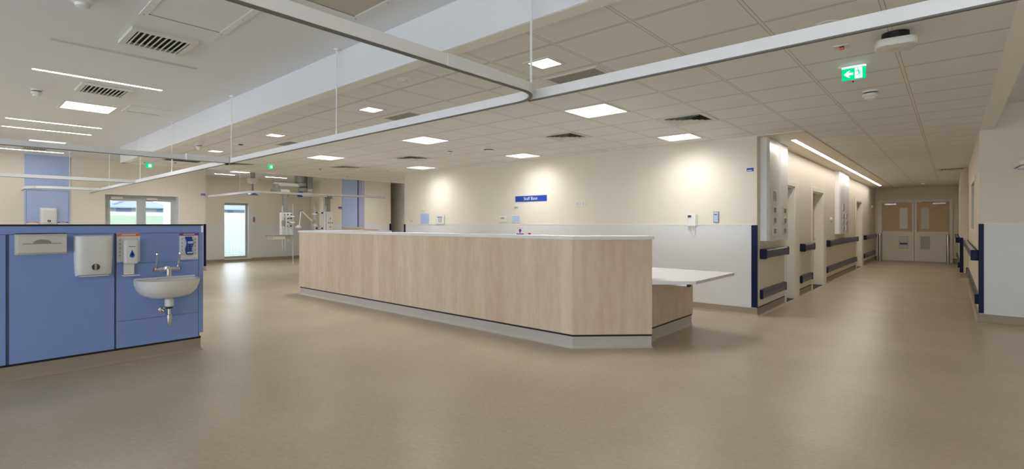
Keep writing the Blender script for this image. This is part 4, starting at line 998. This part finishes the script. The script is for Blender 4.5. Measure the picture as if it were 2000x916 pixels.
# ---------------------------------------------------------------- curtain rails
ZR = 2.118; RP = [(-0.014, 0.006), (-0.014, 0.062), (0.014, 0.062), (0.014, 0.006)]; RD = [(-0.010, 0.0), (-0.010, 0.006), (0.010, 0.006), (0.010, 0.0)]
def rail(pts, lbl, ends=()):
    t = thing('curtain_rail', lbl, 'curtain rail', pts[0], 'white suspended curtain rails')
    obj('rail_profile', sweep(pts, RP), 'alu', t); obj('glider_track', sweep(pts, RD), 'rail_dark', t)
    return t
def arc(cx, cy, r, a0, a1, n=8): return [(cx + r * math.cos(a0 + (a1 - a0) * k / n), cy + r * math.sin(a0 + (a1 - a0) * k / n), ZR) for k in range(n + 1)]
YQ = 2.455
def hanger(x, y, t, top=ZH, z=ZR + 0.062):
    obj('drop_rod', cyl((x, y, z), (x, y, top), 0.007, n=10), 'alu', t)
    obj('clamp', cyl((x, y, z - 0.002), (x, y, z + 0.03), 0.013, n=12), 'alu', t)
    obj('ceiling_cup', cyl((x, y, top - 0.015), (x, y, top), 0.025, n=16), 'alu', t)
r1 = rail([(-1.80, -1.2, ZR)] + arc(-2.0, YQ - 0.2, 0.2, 0, PI / 2) + [(-6.66, YQ, ZR), (-15.73, YQ, ZR)], 'long white curtain rail turning a rounded corner overhead and running left')
obj('joint_sleeve', box(-1.817, -1.783, 1.65, 2.02, ZR + 0.004, ZR + 0.066), 'alu', r1)
for x in (-1.90, -4.16, -6.66, -9.1, -11.0, -13.58): hanger(x, YQ, r1)
hanger(-1.80, -0.5, r1)
r2 = rail([(-1.93, YQ + 0.016, ZR), (0.6, YQ + 0.016, ZR), (3.2, YQ + 0.016, ZR)], 'straight white curtain rail running right from the rounded corner')
hanger(0.9, YQ + 0.016, r2); hanger(2.9, YQ + 0.016, r2)
r3 = rail([(-6.72, -1.2, ZR), (-6.72, YQ - 0.02, ZR)], 'grey-looking curtain rail crossing above the partition to the long rail')
obj('junction_box', box(-6.76, -6.68, YQ - 0.5, YQ - 0.02, ZR + 0.004, ZR + 0.075, 0.004), 'alu', r3); obj('end_stop', box(-6.745, -6.70, YQ - 0.05, YQ - 0.02, ZR - 0.02, ZR + 0.004), 'black', r3); hanger(-6.72, 0.2, r3)
r4 = rail([(-11.3, -1.2, ZR), (-11.3, YQ - 0.02, ZR)], 'distant curtain rail crossing before the far left wall'); hanger(-11.3, 0.2, r4)
r5 = rail([(-14.5, YQ - 0.02, ZR), (-14.5, 1.6, ZR)] + [(-14.6, 1.35, ZR), (-14.85, 1.2, ZR), (-15.73, 1.2, ZR)], 'short curved curtain rail end at the far left wall'); hanger(-14.5, 1.9, r5)
r6 = rail([(-15.9, 5.22, ZR), (-13.0, 5.22, ZR)] + [(-12.86, 5.28, ZR), (-12.80, 5.42, ZR), (-12.58, 8.9, ZR), (-12.60, 9.05, ZR), (-12.69, 9.12, ZR)], 'curtain rail around the far bay in front of the pendants')
hanger(-13.6, 5.22, r6, ZH)
obj('drop_rod', cyl((-12.62, 8.3, ZR + .06), (-12.62, 8.3, ZL), 0.007, n=10), 'alu', r6)
r7 = rail([(0.98, 7.6, ZR - 0.03), (0.64, 9.2, ZR - 0.03), (0.62, 9.69, ZR - 0.03)], 'curtain rail end meeting the right hand white wall'); hanger(0.86, 8.2, r7, ZH, ZR + 0.03)
r8 = rail([(0.64, 9.66, ZR - 0.04), (3.2, 9.66, ZR - 0.04)], 'curtain rail fixed along the right hand white wall'); obj('wall_bracket', box(0.62, 0.68, 9.66, 9.70, ZR - 0.04, ZR + 0.02), 'alu', r8)

# ---------------------------------------------------------------- ceiling pendants in the far bay
XB = -15.5
t = thing('medical_pendant', 'grey articulated ceiling pendant arm carrying the left equipment column', 'pendant', (XB, 7.85, ZH))
obj('ceiling_mount', cyl((XB, 7.82, 2.68), (XB, 7.82, ZH), 0.16, n=20), 'grey_metal', t, True)
obj('upper_joint', lathe((XB, 7.86, 2.54), [(0.13, 0), (0.17, 0.03), (0.17, 0.12), (0.12, 0.17)]), 'grey_metal', t, True)
obj('upper_arm', box(XB - 0.10, XB + 0.10, 6.98, 7.80, 2.53, 2.65, 0.04, 3), 'offwhite', t, True)
obj('middle_joint', lathe((XB, 7.03, 2.33), [(0.13, 0), (0.15, 0.03), (0.15, 0.11), (0.11, 0.13), (0.11, 0.27)]), 'grey_metal', t, True)
obj('lower_arm', box(XB - 0.08, XB + 0.08, 7.08, 7.46, 2.33, 2.44, 0.03, 3), 'offwhite', t, True)
obj('collar', lathe((XB, 7.33, 2.21), [(0.08, 0), (0.10, 0.03), (0.12, 0.12)]), 'grey_metal', t, True)
obj('column', box(XB - 0.07, XB + 0.07, 7.26, 7.40, 1.68, 2.22, 0.02), 'grey_metal', t)
hd = obj('service_head', box(XB - 0.12, XB + 0.12, 7.20, 7.52, 0.98, 1.70, 0.015), 'white', t)
k = bmesh.new()
for zz in (1.64, 1.52, 1.40, 1.28):
    for yy in (7.26, 7.36, 7.46): add_cyl(k, (XB + .12, yy, zz), (XB + .15, yy, zz), 0.022, n=12)
obj('gas_outlet', k, 'tinted', hd)['kind'] = 'stuff'
for z0 in (1.56, 1.36): obj('equipment_clamp', box(XB + .12, XB + .22, 7.40, 7.54, z0, z0 + .05, .01), 'white', hd)
for yy, z0, z1 in ((7.17, 0.53, 1.92), (7.26, 0.52, 1.66), (7.36, 0.80, 1.30)): obj('mounting_pole', cyl((XB + .16, yy, z0), (XB + .16, yy, z1), 0.016, n=10), 'steel', t, True)
obj('hand_control', box(XB + .17, XB + .23, 7.13, 7.21, 1.28, 1.46, .01), 'grey_metal', t)
t2 = thing('pendant_shelf', 'grey drawer shelf hanging from the left pendant column', 'shelf', (XB + .2, 7.0, 0.86))
obj('shelf_rail', box(XB + .05, XB + .45, 6.68, 7.40, 0.975, 1.005), 'grey_metal', t2); obj('drawer', box(XB + .06, XB + .44, 6.73, 7.13, 0.87, 0.975, .005), 'offwhite', t2); obj('drawer_side', box(XB + .08, XB + .40, 7.13, 7.32, 0.88, 0.975), 'steel', t2)
t3 = thing('drip_pole', 'long thin steel drip pole reaching almost to the floor beside the left pendant', 'drip pole', (XB + .2, 7.49, 0.11))
obj('pole', cyl((XB + .2, 7.49, 0.12), (XB + .2, 7.49, 1.98), 0.014, n=10), 'steel', t3, True)
hk = bmesh.new(); add_cyl(hk, (XB + .2, 7.40, 1.98), (XB + .2, 7.58, 1.98), 0.007); add_cyl(hk, (XB + .2, 7.40, 1.98), (XB + .2, 7.38, 2.03), 0.006); add_cyl(hk, (XB + .2, 7.58, 1.98), (XB + .2, 7.60, 2.03), 0.006)
obj('hooks', hk, 'steel', t3); obj('foot_tip', cyl((XB + .2, 7.49, 0.10), (XB + .2, 7.49, 0.14), 0.022), 'white', t3)
t = thing('medical_pendant', 'white articulated ceiling pendant arm carrying the right equipment column', 'pendant', (XB + .05, 8.1, ZH))
obj('ceiling_mount', box(XB - .10, XB + .14, 8.02, 8.20, 2.49, ZH, .01), 'grey_metal', t)
obj('upper_joint', lathe((XB, 7.93, 2.38), [(0.12, 0), (0.15, 0.03), (0.15, 0.12), (0.10, 0.16)]), 'grey_metal', t, True)
obj('short_arm', box(XB - .09, XB + .09, 7.95, 8.22, 2.40, 2.50, .03, 3), 'offwhite', t, True)
obj('lower_joint', lathe((XB, 7.83, 2.22), [(0.08, 0), (0.09, 0.02), (0.09, 0.16)]), 'royal', t, True)
obj('long_arm', box(XB - .09, XB + .09, 7.82, 8.78, 2.245, 2.345, .03, 3), 'white', t, True)
obj('end_joint', lathe((XB, 8.84, 2.20), [(0.10, 0), (0.13, 0.03), (0.13, 0.13), (0.08, 0.16)]), 'grey_metal', t, True)
obj('column', box(XB - .07, XB + .07, 8.73, 8.88, 1.76, 2.22, .02), 'grey_metal', t)
hd = obj('service_head', box(XB - .12, XB + .12, 8.72, 8.94, 0.95, 1.76, .015), 'white', t)
k = bmesh.new()
for yy, zz in ((8.83, 1.52), (8.77, 1.38), (8.83, 1.38), (8.91, 1.38), (8.83, 1.24)): add_cyl(k, (XB + .12, yy, zz), (XB + .14, yy, zz), 0.016, n=10)
obj('gas_outlet', k, 'tinted', hd)['kind'] = 'stuff'
for yy in (8.60, 8.68): obj('mounting_pole', cyl((XB + .1, yy, 0.9), (XB + .1, yy, 1.95), 0.019, n=10), 'steel', t, True)
obj('mounting_pole', cyl((XB + .1, 8.31, 0.95), (XB + .1, 8.31, 1.86), 0.016, n=10), 'steel', t, True)
for zz in (1.71, 1.20):
    obj('cross_bar', box(XB + .09, XB + .12, 8.30, 8.62, zz - .012, zz + .012), 'white', t); kk = bmesh.new()
    for yy in (8.33, 8.53): add_cyl(kk, (XB + .10, yy, zz), (XB + .16, yy, zz), 0.026, n=12)
    obj('clamp_knob', kk, 'black', t)
for zz in (1.64, 1.27): obj('equipment_clamp', box(XB + .10, XB + .2, 8.20, 8.32, zz, zz + .05, .012), 'white', t)
t3 = thing('drip_pole', 'steel drip pole with hooks on the right pendant, rising above the counter', 'drip pole', (XB + .12, 8.25, 1.1))
obj('pole', cyl((XB + .12, 8.25, 1.0), (XB + .12, 8.25, 2.08), 0.013, n=10), 'steel', t3, True)
hk = bmesh.new(); add_cyl(hk, (XB + .12, 8.17, 2.07), (XB + .12, 8.38, 2.07), 0.007); add_cyl(hk, (XB + .12, 8.36, 2.0), (XB + .12, 8.36, 2.07), 0.005); obj('hooks', hk, 'steel', t3)
t4 = thing('examination_lamp', 'white folding lamp arm reaching out between the two pendants', 'lamp', (XB + .1, 8.0, 1.2))
obj('upper_arm', cyl((XB + .1, 8.22, 1.42), (XB + .1, 7.82, 1.77), 0.020, 0.016), 'white', t4, True); obj('lower_arm', cyl((XB + .1, 7.81, 1.77), (XB + .1, 7.76, 1.32), 0.016), 'white', t4, True)
obj('elbow', cyl((XB + .06, 7.81, 1.78), (XB + .14, 7.81, 1.78), 0.035), 'grey_metal', t4); obj('lamp_head', lathe((XB + .1, 7.72, 1.20), [(0.04, 0), (0.09, 0.02), (0.09, 0.06), (0.03, 0.11)]), 'white', t4, True)
obj('shoulder', cyl((XB + .05, 8.24, 1.42), (XB + .15, 8.24, 1.42), 0.05), 'steel', t4)
t = thing('ceiling_examination_light', 'small domed light on a dark stem under a ceiling box in the far bay', 'lamp', (XB, 6.32, ZH))
obj('ceiling_stem', cyl((XB, 6.32, 2.70), (XB, 6.32, ZH), 0.07), 'grey_metal', t); obj('ceiling_box', prism([(6.19, 2.72), (6.46, 2.72), (6.43, 2.60), (6.36, 2.56), (6.27, 2.56), (6.21, 2.60)], .26, 'YZ', XB - .13), 'offwhite', t)
obj('stem', cyl((XB, 6.32, 2.30), (XB, 6.32, 2.58), 0.028), 'grey_metal', t, True)
obj('dome', lathe((XB, 6.32, 2.225), [(0.16, 0), (0.14, 0.02), (0.07, 0.055), (0.03, 0.08)]), 'royal', t, True)
obj('side_arms', cyl((XB, 6.13, 2.225), (XB, 6.54, 2.225), 0.018), 'frame_alu', t); obj('hanging_handle', cyl((XB, 6.32, 1.93), (XB, 6.32, 2.23), 0.008), 'offwhite', t)

# the high ceilings over the far bay, near bay and the right side are all the one plaster slab
for o in list(bpy.data.objects):
    if o.type == 'MESH' and not o.data.materials: pass
